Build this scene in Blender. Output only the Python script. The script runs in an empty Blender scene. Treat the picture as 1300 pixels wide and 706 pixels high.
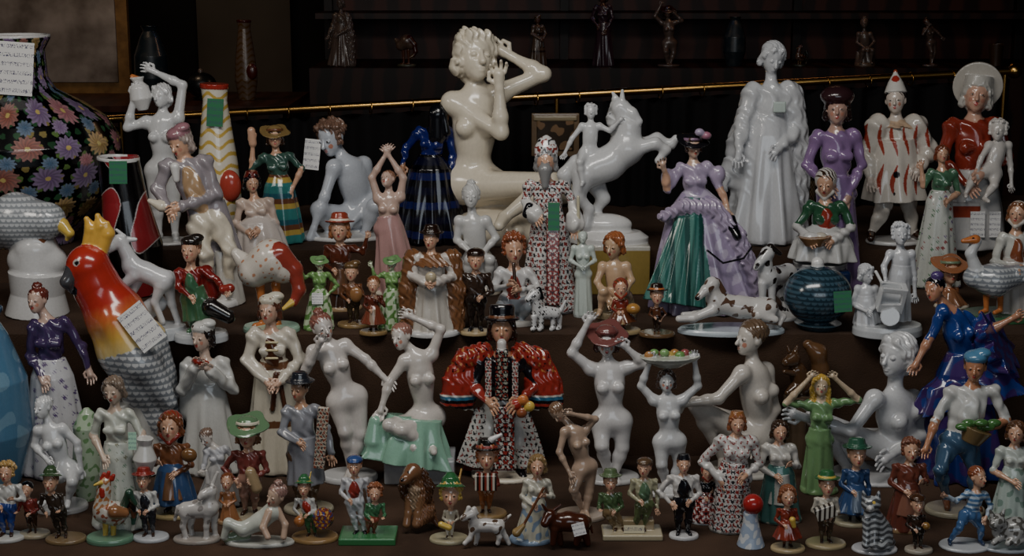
import bpy, math, time, numpy as np
from mathutils import Vector
FP=1900.; PT=math.radians(12); CAM=np.array([0,-2.2,.891]); sp,cp=math.sin(PT),math.cos(PT)
LOW,UP,BK=0.,.23,.30
def ray(u,v):
    x=(u-650)/FP; y=(353-v)/FP
    return np.array([x,cp+y*sp,-sp+y*cp])
def hx(c):
    c=PAL.get(c,c); r=[((int(c[i:i+2],16)/255)**2.2) for i in (0,2,4)]; l=.3*r[0]+.6*r[1]+.1*r[2]
    return tuple(.86*q+.14*l*.8 for q in r)
PAL=dict(W='dddcda',I='e6dac2',S='cf9f80',G='9aa0a8',K='15151b',R='a82a1c',B='2c4690',N='3a2416',M='70442a',Y='d8b440',O='cc7430',E='336c44',T='2a7a74',L='a898b4',P='56407a',C='dfd4be',Q='cda09a',H='8a4a2a',D='2a2d3a',A='9ac0aa',J='5a8cb8',U='5a3a20')
MATS={}
def mat(name,rough=.2,coat=.45,dark=0):
    if name in MATS: return MATS[name]
    m=bpy.data.materials.new(name); m.use_nodes=True; n=m.node_tree; b=n.nodes['Principled BSDF']
    a=n.nodes.new('ShaderNodeVertexColor'); a.layer_name='Col'
    ns=n.nodes.new('ShaderNodeTexNoise'); ns.inputs['Scale'].default_value=55; ns.inputs['Detail'].default_value=5
    mx=n.nodes.new('ShaderNodeMix'); mx.data_type='RGBA'; mx.blend_type='MULTIPLY'; mx.inputs[0].default_value=.22
    n.links.new(a.outputs['Color'],mx.inputs[6]); n.links.new(ns.outputs['Fac'],mx.inputs[7]); o=mx.outputs[2]
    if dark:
        m2=n.nodes.new('ShaderNodeMix'); m2.data_type='RGBA'; m2.blend_type='MULTIPLY'; m2.inputs[0].default_value=1; m2.inputs[7].default_value=(.16,.11,.09,1); n.links.new(o,m2.inputs[6]); o=m2.outputs[2]  # multiplies the glaze down, background shade put into its colour
    n.links.new(o,b.inputs['Base Color'])
    b.inputs['Roughness'].default_value=rough; b.inputs['Coat Weight'].default_value=coat; b.inputs['Coat Roughness'].default_value=.1
    MATS[name]=m; return m
def tagmat(col,lines):
    nm='paper_tag_'+col+str(lines)
    if nm in MATS: return MATS[nm]
    m=bpy.data.materials.new(nm); m.use_nodes=True; n=m.node_tree; b=n.nodes['Principled BSDF']; L=n.links.new
    tc=n.nodes.new('ShaderNodeTexCoord'); sx=n.nodes.new('ShaderNodeSeparateXYZ'); L(tc.outputs['Generated'],sx.inputs[0])
    def mth(op,a,bv):
        q=n.nodes.new('ShaderNodeMath'); q.operation=op
        for i,w in enumerate((a,bv)):
            if w is None: continue
            if isinstance(w,(int,float)): q.inputs[i].default_value=w
            else: L(w,q.inputs[i])
        return q.outputs[0]
    row=mth('MULTIPLY',sx.outputs['Z'],lines); fz=mth('FRACT',row,None); band=mth('MULTIPLY',mth('GREATER_THAN',fz,.3),mth('LESS_THAN',fz,.75))
    ns=n.nodes.new('ShaderNodeTexNoise'); ns.inputs['Scale'].default_value=1; ns.inputs['Detail'].default_value=3
    mp=n.nodes.new('ShaderNodeMapping'); mp.inputs['Scale'].default_value=(18,1,lines*2.5); L(tc.outputs['Generated'],mp.inputs[0]); L(mp.outputs[0],ns.inputs['Vector'])
    ink=mth('MULTIPLY',band,mth('LESS_THAN',mth('ABSOLUTE',mth('SUBTRACT',ns.outputs['Fac'],.5),None),.03))
    mx=n.nodes.new('ShaderNodeMix'); mx.data_type='RGBA'; L(ink,mx.inputs[0]); mx.inputs[6].default_value=(*hx(col),1); mx.inputs[7].default_value=(.05,.05,.12,1); L(mx.outputs[2],b.inputs['Base Color'])
    b.inputs['Roughness'].default_value=.8; MATS[nm]=m; return m
def nrm(a): a=np.asarray(a,float); return a/(np.linalg.norm(a)+1e-9)
def rot(yaw=0,pit=0,tilt=0):
    a,b,c=[math.radians(q) for q in (yaw,pit,tilt)]
    Rz=np.array([[math.cos(a),-math.sin(a),0],[math.sin(a),math.cos(a),0],[0,0,1]])
    Rx=np.array([[1,0,0],[0,math.cos(b),-math.sin(b)],[0,math.sin(b),math.cos(b)]])
    Ry=np.array([[math.cos(c),0,math.sin(c)],[0,1,0],[-math.sin(c),0,math.cos(c)]])
    return Ry@Rz@Rx
def fr(x): return x-np.floor(x)
def snets(D):
    ins=D<0; n=D.shape; Ps=[];Qs=[]
    cm=((n[1]-1)*(n[2]-1),n[2]-1,1)
    for ax in range(3):
        s0=[slice(None)]*3; s1=[slice(None)]*3; s0[ax]=slice(0,-1); s1[ax]=slice(1,None); s0=tuple(s0); s1=tuple(s1)
        idx=np.argwhere(ins[s0]!=ins[s1])
        if len(idx)==0: continue
        i,j,k=idx.T; d0=D[s0][i,j,k]; d1=D[s1][i,j,k]
        pos=idx.astype(np.float64); pos[:,ax]+=d0/(d0-d1)
        b,c=(ax+1)%3,(ax+2)%3; base=i*cm[0]+j*cm[1]+k*cm[2]
        cells=np.stack([base,base-cm[b],base-cm[b]-cm[c],base-cm[c]],1)
        cells[d0>=0]=cells[d0>=0][:,::-1]
        Qs.append(cells); Ps.append(np.repeat(pos,4,axis=0))
    Q=np.concatenate(Qs); Pp=np.concatenate(Ps)
    un,inv=np.unique(Q.ravel(),return_inverse=True); inv=inv.ravel()
    cnt=np.bincount(inv); V=np.stack([np.bincount(inv,weights=Pp[:,a])/cnt for a in range(3)],1)
    return V,inv.reshape(-1,4)
FIGS=[]
PR=dict(d=((.25,.05,-1.3),(.3,-.2,-2.4)),f=((.35,.0,-1.2),(-.4,-.85,-1.5)),m=((.45,-.15,-1.1),(-.45,-.85,-.1)),u=((.7,-.1,.6),(.1,-.1,1.7)),o=((.8,-.1,-.9),(1.6,-.3,-1.2)),h=((.85,.1,-1.1),(.1,-.3,-1.8)),p=((.25,-.3,-1.2),(.2,-1.3,-1.1)),w=((.8,-.2,-.3),(1.1,-.3,.8)),c=((.4,.0,-1.15),(-.2,-.9,-.8)))
class Fig:
    def __init__(s,name,u,v,z=0.,y=None,mt='glazed_porcelain',cell=None):
        s.name=name; r=ray(u,v)
        if y is not None:
            t=(y-CAM[1])/r[1]; s.o=np.array([t*r[0],y,z])
        else:
            t=(z-CAM[2])/r[2]; s.o=CAM+t*r
        d=s.o-CAM; s.s=(d[1]*cp-d[2]*sp)/FP
        s.p=[]; s.dots=[]; s.mt=mt; s.cell=cell; s.tags=[]; s.mr=.55; s.rip=None
    def P(s,u,v,d=0,*_):
        r=ray(u,v); Y=s.o[1]+d*s.s; t=(Y-CAM[1])/r[1]; q=CAM+t*r
        return np.array([(q[0]-s.o[0])/s.s,d,(q[2]-s.o[2])/s.s])
    def add(s,f,lo,hi,col,k,pat,cut):
        if s.rip and not cut:
            am,wl,c0=s.rip; w=6.283/wl; g=f
            f=lambda x,y,z: g(x,y,z)-am*np.sin((x-c0[0])*w*.8+(y-c0[1])*w*.5+1.3*np.sin((z-c0[2])*w*.45)+.25*w*(z-c0[2]))
        s.p.append((f,np.minimum(lo,hi),np.maximum(lo,hi),hx(col),max(k,.01),pat,cut))
    def cap(s,a,b,ra,rb,col,k=1.5,pat=None,cut=0):
        a=np.asarray(a,float);b=np.asarray(b,float); ba=b-a; L=ba@ba+1e-9
        def f(x,y,z):
            x=x-a[0];y=y-a[1];z=z-a[2]
            t=np.clip((x*ba[0]+y*ba[1]+z*ba[2])/L,0,1)
            return np.sqrt((x-t*ba[0])**2+(y-t*ba[1])**2+(z-t*ba[2])**2)-(ra+t*(rb-ra))
        r=max(ra,rb); s.add(f,np.minimum(a,b)-r,np.maximum(a,b)+r,col,k,pat,cut)
    def ell(s,c,r,col,k=1.5,R=None,pat=None,cut=0):
        c=np.asarray(c,float); R=np.eye(3) if R is None else R; r=[max(q,.3) for q in (r if hasattr(r,'__len__') else (r,r,r))]
        def f(x,y,z):
            x=x-c[0];y=y-c[1];z=z-c[2]
            q=[(R[0,i]*x+R[1,i]*y+R[2,i]*z) for i in range(3)]
            k0=np.sqrt(sum((q[i]/r[i])**2 for i in range(3))); k1=np.sqrt(sum((q[i]/r[i]**2)**2 for i in range(3)))+1e-6
            return k0*(k0-1)/k1
        e=np.sqrt((R**2)@(np.array(r)**2)); s.add(f,c-e,c+e,col,k,pat,cut)
    def lat(s,a,b,prof,col,k=1.,fy=1.,n=0,A=0,ph=0,pat=None,cut=0):
        a=np.asarray(a,float);b=np.asarray(b,float); L=np.linalg.norm(b-a); w=(b-a)/L
        ux=nrm(np.array([1,0,0])-w*w[0]) if abs(w[0])<.95 else np.array([0,0,1.]); uy=np.cross(w,ux)
        ts=[q[0] for q in prof]; rs=[q[1] for q in prof]; rm=max(rs)*(1+abs(A)*1.4)
        def f(x,y,z):
            x=x-a[0];y=y-a[1];z=z-a[2]
            h=x*w[0]+y*w[1]+z*w[2]; p=x*ux[0]+y*ux[1]+z*ux[2]; q=(x*uy[0]+y*uy[1]+z*uy[2])/fy
            rho=np.sqrt(p*p+q*q); t=h/L; r=np.interp(t,ts,rs)
            if n:
                an=np.arctan2(q,p); r=r*(1+A*np.clip(t,0,1)*(np.cos(n*an+ph+2*t)+.4*np.cos((2*n-3)*an+1+ph-1.5*t)))
            return np.maximum((rho-r)*.8,np.abs(h-L/2)-L/2)
        e=rm*np.sqrt(np.clip(1-w*w,0,1))*max(1,fy)+.5; s.add(f,np.minimum(a,b)-e,np.maximum(a,b)+e,col,k,pat,cut)
    def box(s,c,h,col,k=.3,R=None,r=1.,pat=None,cut=0):
        c=np.asarray(c,float); R=np.eye(3) if R is None else R; h=np.array(h,float)-r
        def f(x,y,z):
            x=x-c[0];y=y-c[1];z=z-c[2]
            q=[np.abs(R[0,i]*x+R[1,i]*y+R[2,i]*z)-h[i] for i in range(3)]
            return np.sqrt(sum(np.maximum(g,0)**2 for g in q))+np.minimum(np.maximum(np.maximum(q[0],q[1]),q[2]),0)-r
        e=np.abs(R)@(h+r); s.add(f,c-e,c+e,col,k,pat,cut)
    def C(s,pts,col,k=2.,pat=None):
        q=[(s.P(p[0],p[1],p[2] if len(p)>3 else 0),p[-1]) for p in pts]
        if len(q)==1: s.ell(q[0][0],q[0][1],col,k,pat=pat)
        for (a,ra),(b,rb) in zip(q,q[1:]): s.cap(a,b,ra,rb,col,k,pat)
        return s
    def E(s,c,r,col,k=2.,yaw=0,pit=0,tilt=0,pat=None): s.ell(s.P(*c),r,col,k,rot(yaw,pit,tilt),pat); return s
    def dot(s,u,v,d,r,col): s.dots.append((s.P(u,v,d),r,hx(col))); return s
    def disk(s,col,rx,h=4,fy=.75,k=.5,dx=0,dy=0,pat=None): s.lat((dx,dy,0),(dx,dy,h),[(0,rx),(.6,rx),(1,rx*.95)],col,k,fy=fy,pat=pat); return s
    def tag(s,u,v,w,h,col='W',tilt=0,lines=4): s.tags.append((u,v,w,h,col,tilt,lines)); return s
    def head(s,c,H,yaw=0,pit=0,tilt=0,skin='S',hair=('short','N'),hat=None,face=1,lip='b04038'):
        R=rot(yaw,pit,tilt); q=lambda x,y,z: c+R@(np.array([x,y,z])*H)
        def e(p,r,col,k=.04,cut=0,**kw): s.ell(q(*p),[g*H for g in (r if hasattr(r,'__len__') else (r,r,r))],col,k*H,R,cut=cut,**kw)
        def cc(a,b,ra,rb,col,k=.04,**kw): s.cap(q(*a),q(*b),ra*H,rb*H,col,k*H,**kw)
        def lt(a,b,prof,col,k=.03,**kw): s.lat(q(*a),q(*b),[(t,r*H) for t,r in prof],col,k*H,**kw)
        s.rip=None
        e((0,.04,.09),(.35,.40,.40),skin); e((0,-.06,-.12),(.29,.33,.36),skin,.08); e((0,-.24,-.36),.11,skin,.1)
        for g in (-1,1):
            e((g*.14,-.43,.03),(.11,.10,.08),skin,.08,cut=1); e((g*.14,-.32,.02),(.07,.06,.055),skin,.02); e((g*.34,.04,-.02),(.06,.1,.12),skin,.03)
        cc((0,-.36,.06),(0,-.46,-.12),.035,.06,skin,.05); e((0,-.345,-.245),(.1,.06,.035),skin,.03); e((0,-.36,-.3),(.07,.04,.03),skin,.03)
        if face:
            for g in (-1,1):
                s.dots.append((q(g*.2,-.34,-.14),.08*H,hx('c4846c'))); s.dots.append((q(g*.145,-.39,.02),max(.042*H,.8),hx('2c1c14')))
                if H>22:
                    for w in (.08,.14,.2): s.dots.append((q(g*w,-.38,.13),.03*H,hx('6a4a34')))
            s.dots.append((q(0,-.40,-.245),max(.065*H,.75),hx(lip)))
        hs,hc=hair
        if hs!='none':
            s.rip=(.02*H,.13*H,c) if H>20 else None
            e((0,.13,.2),(.40,.42,.37),hc,.05)
            if 'wave' in hs or 'long' in hs or 'bob' in hs:
                for g in (-1,1):
                    cc((g*.3,.0,.25),(g*.37,.1,-.25),.12,.13,hc,.06); cc((g*.14,-.2,.4),(g*.34,-.08,.1),.11,.1,hc,.06)
                e((0,.24,-.12),(.34,.26,.4),hc,.08)
            if 'long' in hs:
                for g in (-1,1): cc((g*.36,.12,-.2),(g*.38,.1,-.95),.15,.1,hc,.08)
                cc((0,.3,-.2),(0,.3,-1.),.3,.2,hc,.08)
            if 'bun' in hs: e((0,.45,.2),.2,hc,.05)
            if 'top' in hs: e((0,.1,.58),(.2,.2,.18),hc,.05)
            if 'curl' in hs:
                rr=np.random.RandomState(3)
                for i in range(26):
                    a=rr.uniform(-.4,math.pi+.4); b=rr.uniform(-.2,1.3)
                    e((.40*math.cos(a)*math.cos(b),.1+.38*math.sin(a)*math.cos(b),.15+.4*math.sin(b)),.11,hc,.03)
                for g in (-1,1):
                    for zz in (.35,.2,.05,-.12): e((g*.35,-.06,zz),.1,hc,.03)
                for xx in (-.2,0,.2): e((xx,-.2,.44),.11,hc,.03)
            s.rip=None
        if hat:
            kd,c1=hat[0],hat[1]; c2=hat[2] if len(hat)>2 else c1
            if kd=='brim': lt((0,.08,.33),(0,.08,.40),[(0,.60),(1,.63)],c1,n=3,A=.08); lt((0,.07,.36),(0,.1,.76),[(0,.42),(.2,.4),(.85,.34),(1,.25)],c1); lt((0,.07,.39),(0,.07,.48),[(0,.44),(1,.43)],c2)
            if kd=='wide': lt((0,.12,.3),(0,.06,.42),[(0,.6),(.5,.8),(1,.76)],c1,n=4,A=.12); e((0,.07,.46),(.4,.4,.26),c1); lt((0,.07,.4),(0,.07,.5),[(0,.44),(1,.43)],c2)
            if kd=='tyrol': lt((0,.05,.3),(0,.07,.4),[(0,.6),(1,.46)],c1); lt((0,.07,.35),(0,.12,.86),[(0,.42),(.6,.32),(1,.14)],c1); cc((.3,0,.4),(.42,.1,.98),.05,.04,c2); lt((0,.07,.38),(0,.07,.47),[(0,.43),(1,.4)],c2)
            if kd=='cap': e((0,.07,.33),(.43,.46,.24),c1); e((0,-.3,.28),(.28,.18,.05),c2)
            if kd=='scarf': e((0,.15,.15),(.43,.44,.44),c1,.05); cc((-.28,-.1,-.3),(0,-.24,-.52),.1,.1,c1); cc((.28,-.1,-.3),(0,-.24,-.52),.1,.1,c1); cc((0,.3,0),(0,.45,-.6),.28,.12,c1)
            if kd=='veil': e((0,.15,.15),(.43,.44,.44),c1,.05); cc((0,.25,0),(0,.38,-1.),.42,.45,c1,.1); [cc((g*.36,.1,.1),(g*.46,.12,-.8),.14,.18,c1,.1) for g in(-1,1)]
            if kd=='cone': lt((0,.07,.3),(.0,.15,1.1),[(0,.43),(.5,.28),(1,.05)],c1); e((0,.15,1.1),.08,c2)
            if kd=='flop': e((0,.07,.36),(.42,.44,.25),c1); e((.22,.08,.52),(.3,.28,.18),c1)
            if kd=='topper': lt((0,.07,.3),(0,.07,.37),[(0,.58),(1,.58)],c1); lt((0,.07,.33),(0,.1,.78),[(0,.41),(.8,.42),(1,.38)],c1); lt((0,.07,.36),(0,.07,.45),[(0,.43),(1,.43)],c2)
            if kd=='mitre': lt((0,.05,.22),(0,.07,1.05),[(0,.44),(.4,.46),(.8,.32),(1,.05)],c1,pat=('o',['8a3028','2a2a30'],.8),fy=.8)
            if kd=='halo': s.lat(q(0,.2,.3),q(0,.33,.34),[(0,.72*H),(1,.72*H)],c1,.5); lt((0,.07,.28),(0,.07,.6),[(0,.42),(1,.4)],c2)
            if kd=='fez': lt((0,.07,.32),(0,.07,.62),[(0,.4),(1,.3)],c1)
    def hand(s,w,dr,T,skin,sgn):
        dr=nrm(dr); sd=np.cross(dr,[0,1,0]); sd=nrm(sd) if np.linalg.norm(sd)>.3 else np.array([1.,0,0]); m=s.mr
        s.cap(w,w+dr*.3*T,.1*T,.13*T,skin,.06*T)
        for i,l in enumerate((.24,.3,.28,.2)):
            o=w+dr*.34*T+sd*(i-1.5)*.085*T; mid=o+dr*l*.6*T+sd*(i-1.5)*.03*T; tip=mid+(dr*.7+np.array([0,-.6,-.2]))*l*.5*T
            s.cap(o,mid,max(.045*T,m),max(.04*T,m),skin,.015*T); s.cap(mid,tip,max(.04*T,m),max(.033*T,m*.9),skin,.015*T)
        o=w+dr*.12*T+sd*sgn*.1*T; mid=o+(dr*.5+sd*sgn*.8)*.15*T; s.cap(o,mid,max(.055*T,m),max(.05*T,m),skin,.02*T); s.cap(mid,mid+dr*.16*T,max(.048*T,m),max(.04*T,m),skin,.02*T)
    def man(s,hd,H,T=None,yaw=0,pit=0,tilt=0,sw=None,arms=('d','d'),legs=0,pel=None,sk=None,skin='S',top=None,slv=None,pants=None,shoe=None,hair=('short','N'),hat=None,face=None,fem=0,sh=None,bh=4,body=None,sr=1.,nk=None,cuff=None,collar=None,b=None,tp=None,lip='b04038',vest=None):
        if body: skin=body; hair=(hair[0],body) if hair[1]=='N' else hair; face=0 if face is None else face
        if face is None: face=1
        pit=pit-7; nude=(top is None) or top==skin
        top=top or skin; slv=slv or top; pants=pants or skin; shoe=shoe or pants
        hc=s.P(*hd); kid=0
        if T is None:
            Ta=(hc[2]+H/2-bh)/7.3
            if H<1.25*Ta: T=Ta
            else: T=(hc[2]-H*.6-bh)/4.7; kid=1; H=H*.95
        b=b or (1.3 if kid else 1.15)
        R=rot(yaw*.4,pit*.5,tilt); nkp=s.P(*nk) if nk else hc+R@np.array([0,.1*H,-.66*H])
        if sh: A,B=s.P(*sh[0]),s.P(*sh[1]); sc=(A+B)/2
        else: sc=nkp-np.array([0,0,.15*T])
        pl=s.P(*pel) if pel else np.array([sc[0]*.5,0,bh+(sc[2]-bh)*.58])
        if not sh:
            w=(sw or (.8 if fem else .95))*T; A=sc-[w,0,0.08*T]; B=sc+[w,0,-.08*T]
        w=np.linalg.norm(B-A)/2; w=max(w,.65*T)
        U=nrm(sc-pl); X=nrm(B-A); X=nrm(X-U*(X@U)); Y=np.cross(U,X); M=np.stack([X,Y,U],1); D=np.linalg.norm(sc-pl); bT=b*T
        s.cap(hc+R@np.array([0,.08*H,-.2*H]),sc,.17*H,.18*bT+.03*H,skin,.15*T)
        kk=.3*T; rp_=(min(.035*T,1.1),.5*T,sc) if not nude and T>9 else None; s.rip=rp_
        s.ell(sc-U*D*.28,(w*.86,.42*bT,D*.38),top,kk,M,tp)
        s.cap(A-U*.04*T,B-U*.04*T,.17*bT,.17*bT,top,kk,tp)
        s.ell(sc-U*D*.62,(w*(.64 if fem else .8),.36*bT,D*.34),top,kk,M,tp)
        s.ell(pl+U*.05*T,((.66 if fem else .6)*bT,.46*bT,.46*bT),pants if not sk else sk[1],kk,M)
        if fem:
            for g in(-1,1): s.ell(sc-U*D*.32+X*g*w*.42-Y*.36*bT,(.21*bT,.19*bT,.2*bT),top,.1*T,M,tp)
        if vest: s.ell(sc-U*D*.42-Y*.3*bT,(w*.5,.22*bT,D*.4),vest,.05*T,M)
        if collar: s.lat(sc+[0,0,.0*T],sc+[0,0,.18*T],[(0,.6*T),(1,.3*T)],collar,.1,n=9,A=.15)
        for g,S0,a in ((-1,A,arms[0]),(1,B,arms[1])):
            if a is None: continue
            if isinstance(a,str): e=S0+T*np.array(PR[a][0])*[g,1,1]; h=S0+T*np.array(PR[a][1])*[g,1,1]
            else: e=s.P(*a[0]); h=s.P(*a[1])
            q=bT*sr; s.rip=rp_
            s.ell(S0,.22*q,top,.15*T,None,tp); s.cap(S0,e,.2*q,.15*q,top,.15*T,tp); dr=nrm(h-e)
            if slv==skin: s.rip=None
            if cuff: s.cap(e,h,.17*q,cuff*T,slv,.1*T)
            else: s.cap(e,e+(h-e)*.35,.15*q,.155*q,slv,.12*T); s.cap(e+(h-e)*.35,h,.155*q,.095*q,slv,.1*T)
            s.rip=None; s.hand(h,dr,T*1.1,skin,-g)
        if legs!='n':
            for i,g in enumerate((-1,1)):
                hp=pl+X*g*.32*bT-U*.12*T
                if legs==0:
                    an=np.array([pl[0]*.6+g*.34*T,.05*T,bh+.2*T]); kn=(hp+an)/2+[g*.02*T,-.12*T,.05*T]; toe=an+[g*.15*T,-.55*T,-.1*T]
                else:
                    l=legs[i]
                    if l is None: continue
                    kn=s.P(*l[0]); an=s.P(*l[1]); toe=s.P(*l[2]) if len(l)>2 else an+[g*.12*T,-.5*T,-.12*T]
                if pants!=skin: s.rip=rp_
                cf=kn+(an-kn)*.33+[0,.05*T,0]
                s.cap(hp,kn,.37*bT,.22*bT,pants,.25*T); s.cap(kn,cf,.205*bT,.205*bT,pants,.15*T); s.cap(cf,an,.205*bT,.11*bT,pants,.15*T)
                s.rip=None
                s.cap(an+[0,.06*T,-.02*T],toe,.14*bT,.11*bT,shoe,.06*T)
        if sk:
            wd,col=sk[0],sk[1]; o=sk[2] if len(sk)>2 else {}
            hem=s.P(pl[0],o['v'])[2] if 'v' in o else bh*.5
            top_=pl+U*.75*T*(o.get('up',1)); bo=np.array([o.get('x',pl[0]*.6),o.get('y',0),hem])
            f=o.get('bell',0); m=.5*bT
            s.lat(top_,bo,[(0,m),(.15,m+(wd-m)*(.25+.35*f)),(.5,m+(wd-m)*(.55+.35*f)),(.97,wd),(1,wd*.98)],col,.12*T,fy=o.get('fy',.85),n=o.get('n',9),A=o.get('A',.07),pat=o.get('pat'))
        s.head(hc,H,yaw,pit,tilt,skin,hair,hat,face,lip); s.T=T; s.pl=pl; s.sc=sc; s.hc=hc
        return s
    def build(s):
        h=s.cell
        lo=np.min([p[1] for p in s.p if not p[6]],0); hi=np.max([p[2] for p in s.p if not p[6]],0); lo[2]=max(lo[2],0)
        if h is None: h=float(np.clip((hi-lo)[2]/210,.66,1.15))
        lo=lo-3*h; hi=hi+3*h; n=np.ceil((hi-lo)/h).astype(int)+1
        ax=[(lo[i]+h*np.arange(n[i])).astype(np.float32) for i in range(3)]
        D=np.full(n,50.,np.float32)
        for f,a,b,c,k,pat,cut in s.p:
            m=k+2*h; i0=np.maximum(((a-m-lo)/h).astype(int),0); i1=np.minimum(((b+m-lo)/h).astype(int)+2,n)
            if np.any(i1<=i0): continue
            sl=tuple(slice(i0[q],i1[q]) for q in range(3))
            d=f(ax[0][sl[0]][:,None,None],ax[1][sl[1]][None,:,None],ax[2][sl[2]][None,None,:]).astype(np.float32)
            o=D[sl]
            if cut: D[sl]=np.maximum(o,-d)+np.maximum(k-np.abs(o+d),0)**2/(4*k)
            else: D[sl]=np.minimum(o,d)-np.maximum(k-np.abs(o-d),0)**2/(4*k)
        D=np.maximum(D,-ax[2][None,None,:]); D[D==0]=1e-4
        V,Q=snets(D); V=V*h+lo
        x,y,z=V.T; best=np.full(len(V),1e9); col=np.zeros((len(V),4)); col[:,3]=1
        for f,a,b,c,k,pat,cut in s.p:
            if cut: continue
            m=k+3; w=np.nonzero(np.all((V>a-m)&(V<b+m),1))[0]
            if len(w)==0: continue
            d=f(x[w],y[w],z[w]); g=d<best[w]; w=w[g]; best[w]=d[g]; cc=np.tile(c,(len(w),1))
            if pat:
                v=V[w]
                if pat[0]=='d':
                    ce=np.floor(v/pat[2]); hs=np.stack([fr(np.sin(ce@np.array(q))*43758.5) for q in ((12.9,78.2,37.7),(39.3,11.1,83.1),(73.1,52.2,9.1))],1)
                    dd=np.linalg.norm(v/pat[2]-ce-.5-(hs-.5)*.5,axis=1)+.12*np.sin(v[:,0]*2.1+v[:,2]*1.7); g=dd<pat[3]; ci=(hs[:,0]*97%1*len(pat[1])).astype(int)
                    pc=np.array([hx(q) for q in pat[1]]); cc[g]=pc[ci[g]]
                elif pat[0]=='o':
                    S_=pat[2]; X_=np.abs(v[:,0])*S_; Z_=v[:,2]*S_; n1=np.sin(X_*.55+np.sin(Z_*.4))*np.cos(Z_*.42)+.55*np.sin(X_*1.15+Z_*.8)*np.sin(Z_*1.0-X_*.4)
                    th=pat[3] if len(pat)>3 else .42; cc[n1>th]=hx(pat[1][0]); cc[n1<-th-.12]=hx(pat[1][-1])
                elif pat[0]=='h':
                    i=np.floor(v[:,2]/pat[2]).astype(int)%len(pat[1]); cc=np.array([hx(q) for q in pat[1]])[i]
                elif pat[0]=='v':
                    i=np.floor(v[:,0]/pat[2]).astype(int)%len(pat[1]); cc=np.array([hx(q) for q in pat[1]])[i]
                elif pat[0]=='x':
                    nn=sum(np.sin(v@np.array(q)/pat[2]+i) for i,q in enumerate(((2.1,1.3,.9),(-1.2,2.4,1.7),(.8,-1.9,2.6),(3.1,.7,-2.2)))); g=nn>pat[3]; cc[g]=hx(pat[1][0])
                elif pat[0]=='f': cc=pat[1](v)
            col[w,:3]=cc
        for c,r,cl in s.dots:
            w=np.linalg.norm(V-c,axis=1)<r; col[w,:3]=cl
        me=bpy.data.meshes.new(s.name); me.vertices.add(len(V)); me.vertices.foreach_set('co',(V*s.s).astype(np.float32).ravel())
        me.loops.add(Q.size); me.loops.foreach_set('vertex_index',Q.astype(np.int32).ravel()); me.polygons.add(len(Q)); me.polygons.foreach_set('loop_start',np.arange(0,Q.size,4,dtype=np.int32))
        me.update(calc_edges=True); me.shade_smooth()
        at=me.color_attributes.new('Col','FLOAT_COLOR','POINT'); at.data.foreach_set('color',col.astype(np.float32).ravel())
        me.materials.append(mat('glazed_porcelain'))
        ob=bpy.data.objects.new(s.name,me); ob.location=s.o; bpy.context.collection.objects.link(ob); FIGS.append(ob)
        if s.tags:
            W=V*s.s+s.o-CAM; dp=W[:,1]*cp-W[:,2]*sp; pu=650+FP*W[:,0]/dp; pv=353-FP*(W[:,1]*sp+W[:,2]*cp)/dp
        for i,(u,v,w,h,cl,tl,ln) in enumerate(s.tags):
            g=(abs(pu-u)<w/2)&(abs(pv-v)<h/2); d=(V[g,1].min() if g.any() else 0)-1.2
            c=s.P(u,v,d); bx=np.array([[a*w/2,bb*.4,e*h/2] for a in(-1,1) for bb in(-1,1) for e in(-1,1)])*s.s
            mt=bpy.data.meshes.new('price_tag'); mt.from_pydata([tuple(q) for q in bx],[],[(0,1,3,2),(4,6,7,5),(0,4,5,1),(2,3,7,6),(0,2,6,4),(1,5,7,3)]); mt.materials.append(tagmat(cl,ln))
            to=bpy.data.objects.new('price_tag_part',mt); bpy.context.collection.objects.link(to); to.parent=ob; to.location=Vector(c*s.s); to.rotation_euler=(math.radians(-8),math.radians(tl),0)
        return ob
def k(name,u,v,z,hd,H,base=None,**kw):
    F=Fig(name,u,v,z)
    if base: F.disk(base[0],base[1],base[2] if len(base)>2 else 4)
    F.man(hd,H,bh=(base[2] if base and len(base)>2 else 4) if base else 0,**kw); return F
BS='cfcfcf'
# ================= back row (top step)
def floral(v):
    a=np.arctan2(v[:,1],v[:,0])*95; z=v[:,2]; c=np.tile(hx('0d0d10'),(len(v),1))
    for sc,off,pals,pet,rr in ((13,(7,3),['2f5a3a','24482e','5c7a3c','8a7a40'],3,.36),(39,(0,5),['8a6a9a','a8606a','b08838','9a5040','7a5a8c'],13,.45),(39,(19,22),['8a6a9a','a8606a','4a6a8c'],11,.26)):
        X=(a+off[0])/sc; Z=(z+off[1])/sc; X=X+.5*(np.floor(Z)%2); cx,cz=np.floor(X),np.floor(Z); h1=fr(np.sin(cx*12.9+cz*78.2)*43758.5); h2=fr(np.sin(cx*39.3+cz*11.7)*9758.5)
        dx=X-cx-.5-(h1-.5)*.15; dz=Z-cz-.5-(h2-.5)*.15; r=np.hypot(dx,dz); th=np.arctan2(dz,dx); R=rr*(.88+.12*np.cos(pet*th+h1*6))*(.78+.22*h2)
        pc=np.array([hx(q) for q in pals])[(h2*97%1*len(pals)).astype(int)]
        g=r<R
        if pet>4: pc=pc*(.75+.6*np.clip(np.cos(pet*th+r*30),-.6,1)[:,None]*.5)+(r/R)[:,None]*.1
        c[g]=pc[g]
        if pet==13: g=r<.07; c[g]=hx('c8b060')
    return np.clip(c,0,1)
F=Fig('large_floral_vase',36,306,BK,cell=1.1); z1=F.P(36,44)[2]
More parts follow.
